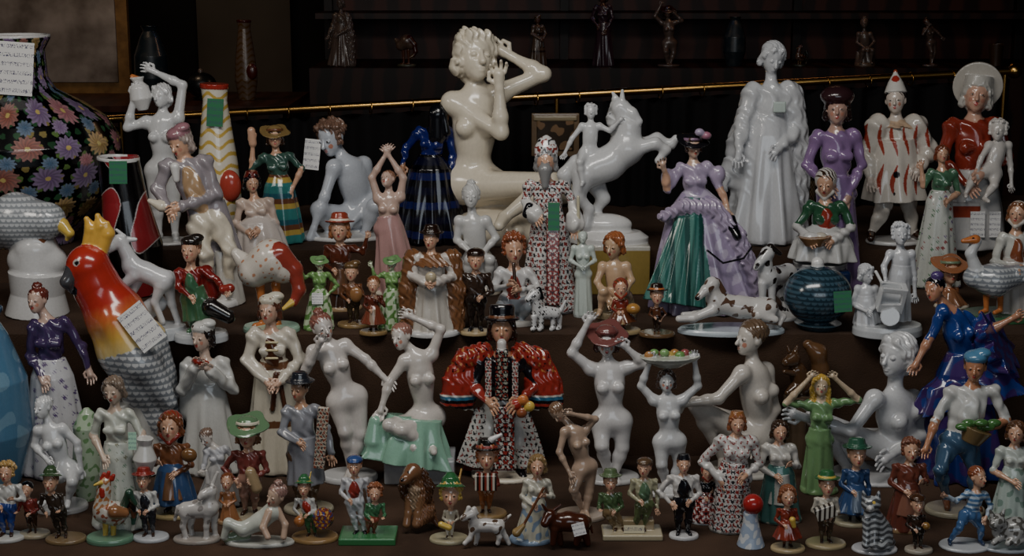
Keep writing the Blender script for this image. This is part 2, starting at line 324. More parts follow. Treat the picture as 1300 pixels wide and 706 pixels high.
F.lat((0,0,0),(0,0,z1),[(0,60),(.04,62),(.23,104),(.42,122),(.5,121),(.6,106),(.67,80),(.74,46),(.8,37),(.93,35),(.985,43),(1,42)],'0d0d10',fy=1,pat=('f',floral)); F.lat((0,0,z1-5),(0,0,z1+.5),[(0,42),(1,43)],'W',.1); F.lat((0,0,z1-40),(0,0,z1+3),[(0,28),(.7,30),(1,38)],'0d0d10',cut=1); F.tag(18,87,46,64,'W',4,6); F.build()
def scales(c1,c2,S_=7.):
    def f(v):
        zz=v[:,2]/S_; r_=np.floor(zz); xx=(v[:,0]+v[:,1]*.6)/S_/1.1+.5*(r_%2); d=np.hypot(fr(xx)-.5,(fr(zz)-1)*.8); c=np.tile(hx(c1),(len(v),1)); c[(d>.46)]=hx(c2); return c
    return ('f',f)
F=Fig('grey_parrot_figurine',48,398,UP); sp_=scales('c4c8cc','8c9298',6)
F.lat((0,0,0),F.P(48,345),[(0,40),(.5,33),(1,36)],BS); F.C([(30,330,20),(65,332,20)],BS,6); F.C([(48,345,30),(46,318,28)],BS,6)
F.C([(-25,302,20,18),(22,280,6,34),(60,280,-8,23)],'c4c8cc',8,sp_); F.C([(10,268,0,14),(-50,300,14,10)],'a8aeb4',4,sp_); F.C([(79,286,-14,9),(88,296,-18,6),(85,304,-18,2.5)],'Y',2); F.dot(72,276,-28,3.5,'K'); F.C([(36,304,-14,6),(38,320,-16,5)],'M',2); F.C([(52,304,-14,6),(56,320,-16,5)],'M',2); F.build()
F=k('water_carrier_nude_figurine',212,308,BK,(205,122),29,('W',34),T=30,yaw=-25,tilt=-14,body='d0d1d2',hair=('wave','d0d1d2'),fem=1,sh=((186,155),(226,150)),pel=(208,216),arms=([(162,162,-5),(170,124,-5)],[(232,108,4),(198,92,4)]))
F.lat(F.P(182,140),F.P(174,98),[(0,6),(.35,14),(.7,12),(.85,6),(1,9)],'W',1); F.C([(168,97,-2,3),(176,100,-2,3)],'O'); F.build()
F=k('gentleman_in_tricorn_figurine',268,388,UP,(229,182),36,('W',34,8),T=32,yaw=-28,pit=18,tilt=-10,hair=('wave','a89890'),hat=('flop','a0707a'),top='968e94',slv='968e94',vest='b08e68',pants='C',shoe='C',sh=((212,212,-6),(260,206,4)),pel=(262,282),arms=([(200,240,-10),(212,262,-24)],[(276,246,0),(232,262,-24)]),legs=([(262,322,-14),(262,366,0)],[(292,316,-4),(290,366,4)]),sr=1.25,cuff=.22)
F.C([(275,260,8,12),(300,320,10,8)],'968e94',6).C([(262,260,10,14),(272,330,14,10)],'968e94',6).C([(205,262,-28,7),(190,255,-28,3)],'C',3).C([(222,212,-20,6),(224,228,-20,4)],'W',2); F.lat((20,14,0),(16,14,70),[(0,22),(1,12)],'c0bcb4',3,n=7,A=.15); F.build()
F=Fig('striped_tall_vase',281,304,BK); F.lat((0,0,0),F.P(272,108),[(0,20),(.25,28),(.5,25),(.9,15),(1,17)],'e4dcc8',pat=('f',lambda v:np.where((fr((v[:,2]+4*np.sin(v[:,0]*.25))/15)<.32)[:,None],np.array(hx('cca83c')),np.array(hx('e4dcc8'))))); F.lat(F.P(272,112),F.P(272,106),[(0,17.5),(1,18)],'R'); F.ell(F.P(292,236,-20),(14,10,20),'b84030',1); F.tag(273,143,20,34,'1f7048',3); F.build()
def tri(v):
    a=np.sin(v[:,0]*.085+v[:,2]*.03+.6)*np.sin(v[:,2]*.05-v[:,0]*.06+.9)+.35*np.sin(v[:,2]*.11); c=np.tile(hx('100d10'),(len(v),1)); c[a>.12]=hx('98222a'); c[abs(a-.12)<.035]=hx('c8c0c0'); return c
F=Fig('red_black_modern_vase',178,374,UP); F.lat((0,0,0),F.P(150,200),[(0,22),(.15,32),(.35,38),(.7,28),(1,25)],'K',pat=('f',tri)); F.lat(F.P(150,203),F.P(150,199),[(0,26),(1,26)],'W'); F.lat(F.P(151,215),F.P(150,194),[(0,20),(1,23)],'K',cut=1); F.tag(150,219,22,28,'1f7048'); F.build()
F=k('straw_hat_lady_figurine',355,308,BK,(349,176),24,('K',28),T=21,yaw=10,fem=1,top='3a5a50',slv='S',hair=('wave','N'),hat=('wide','8a7040','M'),sh=((334,200),(368,198)),arms=([(320,215),(321,182)],[(383,214,-4),(372,238,-8)]),pel=(356,238),legs='n',sk=(30,'T',dict(pat=('h',['2a7a78','2a7a78','b09438','6a4028','1f5a68'],6.5),bell=.3))); F.C([(321,182,0,5),(319,166,0,5)],'S'); F.build()
F=k('seated_red_hat_lady_figurine',333,318,BK,(320,232),24,T=22,yaw=20,pit=10,hair=('bob','K'),hat=('fez','6a2018'),fem=1,top='ccb4a4',slv='ccb4a4',sh=((306,258),(342,256)),arms=('f','f'),pel=(330,290),legs='n',sk=(34,'ccc0b8',dict(bell=.6)),b=1.2); F.build()
F=Fig('goose_figurine',345,420,UP); F.disk('A',36,8); F.C([(322,345,0,20),(345,330,0,25),(360,342,-2,18)],'d4ccc0',8,('x',['c08460'],4,1.9)); F.C([(318,340,6,16),(300,322,12,7)],'d4ccc0',4); F.C([(356,322,-10,13),(374,342,-8,10),(380,368,-10,8),(373,384,-14,6)],'98382a',4); F.C([(371,384,-16,5),(360,392,-22,2.5)],'Y',2); F.dot(368,382,-24,2,'K')
for a in(330,350): F.C([(a,362,0,6),(a+3,392,0,4),(a+3,412,0,4),(a-6,414,-8,4)],'O',2)
F.build()
F=k('crouching_nude_sculpture',440,300,BK,(420,176),42,T=39,yaw=-32,pit=18,tilt=-10,skin='bcc2cc',hair=('curl','7a5c4c'),face=1,lip='b08080',sh=((424,212,-14),(462,208,14)),arms=([(412,250,-24),(398,290,-30)],[(474,250,10),(442,288,-20)]),pel=(462,268,16),legs=([(404,266,-20),(420,296,0)],[(476,262,-14),(462,298,-8)]),b=1.05,base=('W',58,5)); F.tag(396,196,20,38,'W',6,5); F.build()
F=k('dancer_raised_arm_figurine',498,372,UP,(492,228),23,('C',26),T=24,yaw=-20,pit=-25,tilt=-12,skin='c8a898',hair=('bun','8a6048'),fem=1,sh=((480,252),(508,250)),pel=(492,292),arms=([(472,226),(490,196)],[(512,226),(494,198)]),legs='n',sk=(28,'b88c88',dict(A=.14,n=8,x=8))); F.build()
F=k('spanish_lady_figurine',548,306,BK,(560,146),26,T=26,yaw=130,skin='a87858',face=0,hair=('bun','K'),hat=('veil','K'),fem=1,top='18246a',sh=((532,168),(568,166)),arms=([(516,186,4),(512,208,-6)],'d'),pel=(545,216),legs='n',sk=(46,'101838',dict(bell=.35,n=12,A=.09,pat=('h',['0c0c14','141c50','0c0c14','10122a'],9)))); F.dots.append((F.P(572,122),5,hx('R'))); F.build()
F=Fig('seated_nude_woman_sculpture',640,306,BK,cell=1.05)
F.man((603,72),60,T=51,yaw=22,pit=-2,tilt=4,body='I',hair=('wave','I'),fem=1,sh=((574,130),(634,118,6)),pel=(600,232,10),arms=([(636,168,-34),(634,112,-36)],[(690,94,4),(650,72,16)]),legs=([(700,232,-58),(640,276,-70)],[(716,244,-10),(650,282,-24)]),b=1.15)
F.head(F.hc,60,22,-9,4,'I',('wavecurl','I'),None,0); F.E((640,290,0),(74,50,26),'I',12); F.build()
F=k('seated_girl_figurine',606,372,UP,(598,250),29,('C',30,10),T=25,body='ccccca',hair=('top','ccccca'),sh=((583,280),(617,280)),arms=([(580,305),(600,322,-18)],[(630,302),(612,322,-18)]),pel=(606,328,6),legs=([(596,330,-20),(592,362,-14)],[(622,330,-20),(620,362,-14)])); F.lat((0,10,0),(0,10,42),[(0,30),(1,24)],'c4c4c4',2,n=7,A=.1); F.build()
rp=('o',['8a2c26','22222a'],1.1,.4)
F=k('bishop_figurine',700,394,UP,(693,206),32,('W',34,5),T=28,yaw=-5,hair=('wave','8a8a8a'),hat=('mitre','W','1a1a20'),top='d4d2ce',tp=rp,cuff=.42,sh=((672,236),(716,236)),arms=([(666,256,-4),(678,272,-22)],[(728,256,-2),(730,284,-14)]),pel=(698,290),legs='n',sk=(38,'d4d2ce',dict(pat=rp,n=8,bell=.2)))
F.C([(692,216,-12,9),(692,236,-14,4)],'8c8c8c',3); F.box(F.P(702,330,-30),(8,8,56),'8c241c',1,rot(0,-8,0),pat=('o',['d0d0c8','2a2a30'],1.6)); F.C([(672,262,-22,5),(668,272,-24,5)],'K').C([(734,250,-18,2),(736,390,-22,2)],'c8c0a0',1); F.tag(703,275,14,34,'1f7048'); F.build()
F=Fig('framed_picture',706,292,BK,y=1.24); F.box(F.P(705,171),(30,3,27),'7a6248'); F.box(F.P(705,171,-2),(23,3,20),'3a3026',pat=('x',['8a6a4a'],7,.6)); F.box(F.P(705,150,-3),(27,3,3),'9a8a6a')
for a in(686,724): F.cap(F.P(a,198),F.P(a,198)*[1,1,0]+[0,0,1],2,2,'N')
F.build()
F=Fig('rearing_horse_and_rider_figurine',778,368,UP)
F.box((0,0,31),(44,30,31),'98803a',.3,pat=('h',['98803a']*8+['c8c4b8'],7.)); zt=62; F.lat((-6,0,zt),(-6,0,zt+14),[(0,50),(.5,50),(1,40)],'W',1,fy=.6); F.E((768,285,0),(34,18,14),'W',8)
w='d0d1d2'
F.C([(746,216,0,23),(772,208,0,20),(796,188,0,20),(798,160,0,14),(788,138,0,11)],w,8).C([(788,136,0,11),(802,144,-6,7),(811,154,-8,5)],w,4).C([(784,128,4,4),(778,118,4,2)],w).C([(790,128,-4,4),(790,115,-4,2)],w)
F.rip=(1.2,5,F.P(780,150)); F.C([(782,130,6,6),(780,150,8,9),(784,175,6,7)],w,5); F.rip=None
F.C([(802,190,-8,11),(832,182,-12,7),(846,190,-12,5),(836,204,-12,5)],w,5).C([(804,190,6,11),(834,176,4,7),(852,184,2,5),(858,176,0,5)],w,5)
F.C([(742,222,-10,15),(734,250,-12,8),(748,266,-10,6),(744,286,-12,7)],w,5).C([(752,226,12,15),(766,252,10,8),(756,268,12,6),(762,286,10,7)],w,5).C([(730,205,0,8),(716,222,0,8),(722,250,2,4)],w,5)
F.man((750,142),19,T=17,body=w,hair=('curl',w),sh=((739,160,-4),(761,160,-4)),pel=(748,194,-4),arms=([(726,176,-6),(718,192,-8)],[(774,166,-8),(784,156,-12)]),legs=([(736,206,-24),(740,232,-24)],None)); F.build()
F=k('lady_in_ballgown_figurine',893,392,UP,(880,188),25,T=27,yaw=12,pit=4,fem=1,top='a898b4',slv='S',skin='ccA890',hair=('curl','4a3024'),hat=('wide','1c1c20','90708c'),sh=((864,214),(898,212)),arms=([(848,240,-5),(843,216,-14)],[(914,238,-4),(922,262,-12)]),pel=(882,262),legs='n',sk=(68,'9c8cac',dict(bell=.4,n=13,A=.1,x=4,fy=.7,pat=('x',['b4a8c0'],9,.8))))
F.lat(F.P(882,252,-12),F.P(862,386,-36),[(0,12),(.2,20),(1,40)],'2f6860',2,fy=.7,n=12,A=.13,pat=('v',['2f6c64','1f4c48','4a8278'],6))
for a in ((848,226),(912,222)): F.E((a[0],a[1],-2),(9,9,12),'a898b4',4)
F.rip=(1.2,7,F.P(900,280)); F.C([(868,262,-22,9),(905,264,-18,10),(935,300,-22,11),(958,350,-24,9),(965,384,-20,8)],'a898b4',5).C([(868,262,-22,8),(842,275,-18,7)],'a898b4',5); F.rip=None
F.E((896,172,-8),(7,6,5),'b07088').E((888,168,-10),(6,5,5),'a898b4'); F.C([(898,318,-52,1.4),(918,334,-52,1.4),(944,328,-46,1.4),(954,314,-38,1.4)],'K',.5); F.C([(908,262,-14,3),(936,300,-34,4),(930,276,-20,3)],'K',2); F.build()
F=k('robed_saint_figurine',968,306,BK,(981,74),36,('W',46,5),T=32,yaw=14,pit=28,tilt=8,body='ccced2',hair=('bob','ccced2'),nk=(976,98,4),sh=((956,116),(1002,114)),pel=(975,190),sr=1.3,arms=([(942,160,-6),(938,192,-24)],[(1014,164,0),(990,188,-26)]),legs='n',sk=(48,'ccced2',dict(n=9,A=.13,up=1.8)),b=1.2,top='ccced1')
F.rip=(1.4,9,F.P(980,180)); F.C([(954,122,4,11),(938,178,4,12),(924,222,4,9),(918,240,0,5)],'ccced2',10).C([(1006,122,6,13),(1014,190,8,14),(1008,296,8,18)],'ccced2',10).C([(946,200,2,14),(950,296,6,20)],'ccced2',10); F.rip=None; F.box(F.P(990,136,-24),(8,1,7),'c0d0c8'); F.build()
F=k('lady_in_lilac_dress_figurine',1056,366,UP,(1063,140),36,T=33,yaw=-12,skin='bc9484',hair=('bob','2a1c1c'),fem=1,top='8c6c9c',slv='8c6c9c',sh=((1038,174),(1084,172)),arms=([(1024,208,-2),(1046,232,-18)],[(1094,208),(1078,246,-14)]),pel=(1062,248),legs='n',sk=(34,'866898',dict(n=8,A=.12,x=2))); F.E((1063,122,4),(21,19,13),'3a2428',3); F.build()
F=Fig('wicker_basket',1013,296,BK)
F.lat((0,0,0),F.P(1013,228),[(0,17),(1,23)],'a08a6c',pat=('f',lambda v:np.where(((np.floor(v[:,2]/3)+np.floor(np.arctan2(v[:,1],v[:,0])*8))%2>0)[:,None],np.array(hx('a89070')),np.array(hx('6a5438'))))); z=F.P(1013,228)[2]; F.lat((0,0,z-30),(0,0,z+2),[(0,17),(1,20)],'806848',cut=1); F.build()
F=k('seated_peasant_woman_figurine',1040,372,UP,(1048,233),32,T=27,yaw=-18,pit=18,hat=('scarf','ccc8c0'),hair=('short','N'),top='2f5c40',slv='d4d2d0',vest='983020',cuff=.22,fem=1,sh=((1028,262),(1068,262)),arms=([(1012,288,-4),(1026,302,-26)],[(1082,288,-4),(1060,304,-26)]),pel=(1046,306,4),legs='n',sk=(40,'d0d0ce',dict(v=330,bell=.8,n=9,A=.1)))
F.box((0,4,16),(34,30,17),'182c54',1,r=4); F.lat((0,4,28),(0,4,40),[(0,30),(1,34)],'c4c4c4',1); F.lat(F.P(1034,312,-26),F.P(1034,300,-26),[(0,12),(1,20)],'98704a',1); F.E((1030,300,-28),(9,7,5),'W'); F.E((1042,300,-28),(8,6,5),'d0c8b8'); F.build()
fl=('f',lambda v:np.where((np.sin(v[:,0]*.42+1.2*np.sin(v[:,2]*.1))>.80+.25*np.sin(v[:,2]*.13))[:,None],np.array(hx('a83a24')),np.array(hx('d4ccc0'))))
F=k('pierrot_clown_figurine',1135,308,BK,(1137,128),33,('W',36,5),T=32,yaw=-20,tilt=-5,skin='d4c4b6',hair=('short','K'),hat=('cone','d4d0c8','a84828'),top='d4ccc0',pants='d4ccc0',shoe='3a2418',collar='c8a888',sr=1.6,sh=((1114,160),(1162,160)),arms=([(1100,196),(1104,222,-14)],[(1180,190),(1168,212,-20)]),pel=(1138,218),legs=([(1122,264,-10),(1106,296,-4)],[(1154,264,-4),(1162,296)]),b=1.3,tp=fl)
F.lat(F.P(1136,176),F.P(1136,252),[(0,24),(1,38)],'d4ccc0',3,n=7,A=.1,pat=fl)
for v in (176,198,222,246): F.dot(1138,v,-32,4.2,'K')
F.dots.append((F.P(1137,100),5,hx('R'))); F.build()
F=k('mother_and_child_figurine',1235,312,BK,(1240,122),42,T=34,yaw=-15,tilt=5,skin='cc9c84',hair=('wave','b8b4ac'),hat=('halo','b4aea4','b8b4ac'),fem=1,top='90301e',slv='90301e',sh=((1208,160),(1264,158)),arms=([(1196,200),(1226,232,-30)],[(1280,196,-6),(1250,218,-34)]),pel=(1232,240),legs='n',sk=(46,'c8c6c4',dict(bell=.5,n=6,A=.05)),b=1.3)
F.man((1267,166,-24),26,T=19,yaw=-20,body='ccc6c0',hair=('curl','ccc6c0'),sh=((1256,184,-26),(1280,184,-22)),pel=(1258,218,-30),arms=([(1246,200,-36),(1240,216,-40)],'d'),legs=([(1236,226,-42),(1226,246,-44)],[(1262,236,-44),(1250,252,-44)])); F.box((-26,-14,30),(22,20,30),'c8c6c4',2,r=3,pat=('h',['c8c6c4']*3+['a04028'],14)); F.tag(1241,285,18,32,'W',0,5).tag(1263,285,14,32,'W',0,5); F.build()
F=k('girl_with_flowers_figurine',1186,364,UP,(1196,196),21,('W',26),T=21,hair=('wave','7a3a20'),fem=1,top='4a7458',slv='S',sh=((1182,220),(1210,220)),arms=([(1172,236),(1170,216)],'f'),pel=(1192,258),legs='n',sk=(31,'c4c8c0',dict(pat=('d',['984848','5a8060','7a6890'],8,.26)))); F.build()
# ================= upper shelf front
F=Fig('round_blue_bottle',1038,417,UP)
F.lat((0,0,0),(0,0,8),[(0,20),(1,30)],'3c5664'); F.ell(F.P(1038,374),(43,40,37),'3c5664',3,pat=scales('3c5868','243844',6)); F.lat(F.P(1038,346),F.P(1038,352),[(0,20),(1,26)],'2a3c46'); F.C([(1038,352,0,10),(1038,342,0,9)],'a8acb0').C([(1038,334,0,8)],'W',2); F.tag(1070,383,22,26,'1f7048',-4); F.build()
F=k('children_with_cart_figurine',1126,424,UP,(1143,298),27,('bcc0c4',44,14),T=20,body='c6c8cc',hair=('curl','c6c8cc'),sh=((1130,322),(1157,322)),pel=(1144,352),arms=([(1122,338,-8),(1124,354,-16)],'d'),legs='n',sk=(20,'c6c8cc',dict(v=405)))
F.man((1100,348),23,T=17,yaw=30,pit=15,body='c6c8cc',hair=('wave','c6c8cc'),sh=((1089,366),(1111,366)),pel=(1098,388),arms=('f','f'),legs='n',sk=(17,'c6c8cc',dict(v=410,x=-26)))
F.box(F.P(1132,378,-26),(16,9,18),'ccced0',1,rot(0,20,6)); F.box(F.P(1132,374,-33),(12,5,13),'a0a4a8',.5,cut=1); F.lat(F.P(1130,402,-34),F.P(1130,402,-28),[(0,12),(1,12)],'bcc0c4'); F.C([(1120,360,-22,2),(1112,345,-18,2)],'W'); F.build()
F=k('goose_girl_figurine',1268,404,UP,(1292,272),29,('3a6a44',48,8),T=25,yaw=-30,hair=('wave','7a4a28'),hat=('scarf','c8c0b4'),top='c8c8c0',vest='H',sh=((1273,302),(1306,300)),arms=('f','f'),pel=(1288,345),legs='n',sk=(26,'b8b0a8',dict(x=24)))
F.C([(1236,352,-26,13),(1262,356,-28,20),(1290,350,-24,13)],'c8ccce',8,scales('c8ccce','8a9098',6)).C([(1240,345,-28,9),(1232,322,-28,6),(1240,306,-28,6.5)],'d0d2d4',4).C([(1238,304,-30,6),(1223,306,-32,3)],'O',2).dot(1236,302,-36,2,'K')
for a in(1252,1270): F.C([(a,376,-26,4),(a,394,-26,3),(a-7,397,-30,3)],'O',1)
F.build()
k('orange_hat_girl_figurine',1208,390,UP,(1207,346),29,('C',22),T=10,hair=('wave','M'),hat=('wide','a86840','7a9070'),top='a0603a',legs='n',sk=(20,'8a5a3a',{})).build()
def patch(c,sc=6,th=.9): return ('x',[c],sc,th)
F=Fig('greyhound_figurine',985,404,UP); F.disk('W',30,5); w='c8c8c8'; pp=patch('28221f',7,1.2)
F.C([(975,352,-6,13),(986,350,8,11),(1000,346,22,12)],w,6,pp).C([(972,345,-8,10),(972,330,-10,8)],w,4,pp).C([(974,322,-10,9),(964,334,-18,5),(960,340,-20,4)],w,3,pp).C([(978,314,-8,5),(990,322,-6,3)],'28221f',2)
for a,d in((968,-12),(980,-10)): F.C([(a,360,d,6),(a,380,d,4),(a,396,d,3),(a-2,399,d-4,3.5)],w,3)
for a,d in((994,18),(1004,24)): F.C([(a,356,d,8),(a-4,372,d,5),(a+3,384,d,3.5),(a,398,d,3.5)],w,3,pp)
F.C([(1004,342,26,4),(1014,360,28,2)],w); F.build()
F=Fig('reclining_borzoi_figurine',928,422,UP); F.disk('b8c4cc',68,7,.42); w='ccc8c4'; pp=patch('5e4434',7,1.4)
F.C([(972,392,0,15),(940,390,0,13),(910,384,-2,14)],w,8,pp).C([(906,376,-4,10),(903,362,-6,8)],w,5).C([(904,360,-6,9),(896,368,-14,6),(886,378,-20,4)],w,3,pp).C([(910,358,-4,5),(918,370,-4,4)],'5e4434',2).C([(904,394,-12,7),(880,404,-18,5),(862,405,-20,4.5)],w,4).C([(912,394,4,7),(884,400,-4,5),(868,400,-6,4)],w,4).C([(976,392,-8,12),(962,400,-18,7),(984,406,-20,5)],w,4,pp).C([(984,395,2,5),(994,402,4,4),(990,412,-4,2.5)],w,3); F.dot(898,362,-20,2,'K').dot(885,379,-24,3,'K').build()
F=k('slender_lady_figurine',741,402,UP,(740,302),15,('c8d0cc',13,6),T=13.5,body='c0ccc4',hair=('bun','c0ccc4'),fem=1,arms=('f','f'),legs='n',sk=(12,'c0ccc4',{}),b=1.3); F.build()
F=k('red_haired_seated_child_figurine',780,402,UP,(779,312),31,('907e60',28,8),T=23,yaw=-30,pit=15,skin='c8a480',hair=('wave','a05a2c'),sh=((765,338),(795,338)),pel=(784,376,4),arms=([(758,358,-6),(770,378,-18)],[(802,356,-4),(786,378,-20)]),legs=([(766,370,-22),(762,394,-16)],[(790,372,-22),(782,394,-20)])); F.lat((4,8,4),(4,8,30),[(0,24),(1,17)],'907e60',2,n=6,A=.12); F.build()
def kid(name,u,v,z,hd,H,bc,br,top,pants,arms='ff',hat=None,hair=('short','M'),sk=None,bh=5,shoe='N',apron=None,**kw):
    F=k(name,u,v,z,hd,H,(bc,br,bh),top=top,pants=pants,arms=arms,hat=hat,hair=hair,shoe=shoe,sk=sk,legs=0,**kw)
    if apron and sk:
        a=F.pl+[0,-.5*F.T,.3*F.T]; F.lat(a,(F.pl[0]*.6,-sk[0]*.42,a[2]*.42),[(0,F.T*.45),(1,sk[0]*.6)],apron,.5,fy=.75,n=6,A=.08)
    return F
F=kid('hummel_girl_with_basket_figurine',790,422,UP,(788,366),24,'a08a60',24,'883020','883020','ff',('scarf','a03a24'),sk=(19,'6a3a20',dict(v=408)),apron='a08058'); F.E((804,392,-12),(9,8,7),'b07c30'); F.build()
kid('hummel_boy_figurine',834,426,UP,(834,376),23,'6a5034',23,'5a3420','2a1c16','fh',('brim','2c1c14','O')).build()
F=k('flute_boy_figurine',652,410,UP,(652,316),35,('c4c0b8',34,7),T=24,yaw=10,pit=10,hair=('curl','8a4828'),top='d0cecc',vest='a03828',pants='98a0a8',sh=((635,346),(671,346)),pel=(652,384,6),arms=([(624,368,-6),(646,362,-30)],[(684,366,-6),(660,368,-34)]),legs=([(634,392,-24),(650,402,10)],[(672,390,-24),(660,404,-6)]),b=1.25); F.C([(652,335,-22,2.2),(655,376,-40,2.4)],'N',1); F.build()
F=Fig('small_dalmatian_figurine',692,420,UP); w='d0d0d0'; pp=('d',['202022'],5,.3)
F.C([(684,396,0,9),(704,398,4,8)],w,4,pp).C([(682,390,-2,7),(678,378,-4,6)],w,3,pp).C([(678,374,-4,8),(670,380,-10,4)],w,3,pp).C([(684,368,-2,4),(688,378,-2,3)],'K',1).C([(712,394,6,3),(718,382,6,1.5)],w)
for a,d in((678,-6),(687,-4),(702,2),(710,8)): F.C([(a,402,d,4),(a,416,d,3),(a-2,418,d-3,3)],w,2,pp)
F.build()
kid('chimney_sweep_boy_figurine',604,424,UP,(604,330),28,'b09a70',20,'3a2c24','2a221e','df',('cap','2a1c16'),shoe='K').build()
F=k('friar_in_brown_cloak_figurine',549,424,UP,(547,304),25,('c4c4c4',34,6),T=22,yaw=-15,pit=5,hair=('short','N'),hat=('brim','2a1c14'),top='c4bcb4',cuff=.3,sh=((529,328),(567,328)),arms=([(522,350,-4),(538,358,-24)],[(576,350,-4),(556,358,-24)]),pel=(549,372),legs='n',sk=(26,'c0bab0',dict(n=9,A=.1)),b=1.3)
F.rip=(.9,7,F.P(549,360))
for g,a in((-1,522),(1,576)): F.C([(a-g*2,328,6,12),(a+g*4,368,4,12),(a+g*2,412,4,12)],'7a5030',6)
F.lat(F.P(549,322,8),F.P(549,334,8),[(0,14),(1,28)],'7a5030',2); F.rip=None; F.E((547,352,-30),(7,5,7),'b8a888'); F.build()
for u in (404,499):
    s=1 if u<450 else -1
    F=k('green_white_lady_figurine',u,418,UP,(u+2*s,336),15,('7aa85c',19),T=13,yaw=20*s,skin='c4d0ac',hair=('top','6a9050'),hat=('wide','6c965c'),fem=1,arms=('w','h'),legs='n',top='6c9850',sk=(18,'c0d0ac',dict(bell=.4,A=.15,pat=('x',['5a8c40'],4,.3))),b=1.25)
    if s>0: F.tag(403,379,14,14,'W')
    F.build()
F=kid('red_hat_girl_figurine',432,392,UP,(431,292),31,'b09068',28,'5a2c1c','4a2a1c','fw',('brim','9a3a24','C'),('wave','a8683c'),sk=(22,'3f2a20',{}),apron='6a4830'); F.build()
F=kid('hummel_musician_figurine',450,414,UP,(446,346),24,'907448',22,'7a4a2c','3f3424','fc',('flop','6a5030')); F.E((452,374,-12),(8,5,10),'98683a'); F.build()
F=kid('hummel_girl_figurine',474,424,UP,(474,362),22,'907448',18,'602c1e','M','fm',None,('bun','7a4424'),sk=(16,'7a3a26',dict(v=410)),apron='98806a'); F.build()
F=Fig('white_goat_figurine',198,428,UP); F.disk('bcc0c4',40,16,.7); w='cccdd0'
F.C([(168,338,0,13),(186,346,0,12),(208,356,0,14)],w,6).C([(165,330,0,10),(156,312,-2,8)],w,4).C([(152,306,-2,9),(142,314,-6,5),(138,318,-8,4)],w,3).C([(158,300,-2,2.5),(148,292,-4,2)],w,1).C([(162,304,2,4),(172,304,4,2.5)],w,2).C([(216,348,4,4),(226,356,6,3)],w,3)
for p in (((170,350,-6),(152,366,-8),(146,360,-10)),((176,352,6),(166,376,2),(160,390,0)),((204,364,-6),(196,384,-6),(206,408,-6)),((214,364,6),(218,386,6),(226,408,6))): F.C([(*p[0],8),(*p[1],4.5),(*p[2],4)],w,4)
F.C([(180,400,10,12),(200,385,12,12)],w,6); F.build()
F=k('boy_in_red_jacket_figurine',256,432,UP,(242,318),31,('bcc0c4',34,12),T=19,yaw=-10,hat=('flop','2a2420'),hair=('short','M'),top='7a1c18',slv='7a1c18',pants='3f6848',vest='3f7050',sh=((227,346),(257,344)),arms=([(226,364,-8),(240,376,-20)],[(276,356,-6),(284,366,-14)]),pel=(246,378),sk=(18,'3f6848',dict(v=405)),b=1.4); F.C([(284,368,-14,6),(292,366,-14,6)],'902a20',2).C([(262,345,6,9),(272,372,6,9)],'7a1c18',4).C([(268,390,-6,11),(290,402,-8,9)],'201c1c',4); F.build()
# ================= lower shelf back row
SC=scales('c8cacc','7e848c',8)[1]
def ck(v):
    x,z=v[:,0],v[:,2]; t=z-x*.35+2*np.sin(x*.6)*np.sin(v[:,1]*.4); t0=F_z; c=SC(v)
    def lerp(a,b,lo,hi):
        q=np.clip((t-lo)/(hi-lo),0,1)[:,None]; return np.array(hx(a))*(1-q)+np.array(hx(b))*q
    m=t>t0(446); c[m]=lerp('d8c078','d8a83c',t0(446),t0(425))[m]; m=t>t0(425); c[m]=lerp('d8a83c','c86428',t0(425),t0(400))[m]; m=t>t0(400); c[m]=lerp('c86428','b02818',t0(400),t0(380))[m]
    return c
F=Fig('red_cockatoo_figurine',184,596,LOW,cell=1.0); F_z=lambda vv: F.P(150,vv)[2]+34*.35
pc=('f',ck)
F.C([(112,338,-4,27),(124,366,0,27),(146,400,0,35),(166,440,0,40),(184,480,4,36),(203,530,8,24),(212,565,10,14)],'R',12,pc)
for a,b_,c_ in(((112,312),(116,290),(110,278)),((122,310),(128,286),(124,274)),((130,316),(137,296),(136,284))): F.C([(*a,2,8),(*b_,2,8),(*c_,0,3.5)],'dca830',3)
F.C([(94,346,-16,12),(85,358,-22,8),(91,370,-20,3)],'4a4a4e',3).C([(99,366,-18,6),(94,371,-20,3)],'K',2); F.dot(98,334,-26,5,'b8b0a8').dot(97,334,-29,3,'K')
F.C([(146,410,-24,20),(180,460,-26,22),(215,510,-14,10)],'d0d2d4',8,pc).C([(190,430,10,22),(216,500,14,12)],'7e848c',6,pc)
F.lat((0,6,0),(-10,6,90),[(0,40),(.3,30),(1,26)],'b8b8b4',6,n=7,A=.12); F.tag(180,415,36,54,'W',-38,5); F.build()
F=k('lady_in_purple_bodice_figurine',76,600,LOW,(47,382),31,('W',40),T=31,yaw=-15,tilt=-6,skin='c4a494',hair=('top','6a3028'),fem=1,top='46365e',slv='46365e',sh=((44,414),(82,410)),arms=([(38,450,-4),(52,478,-20)],[(104,440),(112,466,-4)]),pel=(66,478),legs='n',sk=(42,'c4c4c8',dict(bell=.3,pat=('d',['5c4678','76648a'],11,.26)))); F.build()
F=Fig('light_blue_vase',-8,612,LOW); z=F.P(-8,392)[2]; F.lat((0,0,0),(0,0,z),[(0,34),(.3,52),(.6,50),(.85,30),(.93,20),(1,26)],'4a7a9c',pat=('x',['6a92ac'],18,1.0)); F.lat((0,0,z-4),(0,0,z+1),[(0,26),(1,26)],'2a4a68'); F.build()
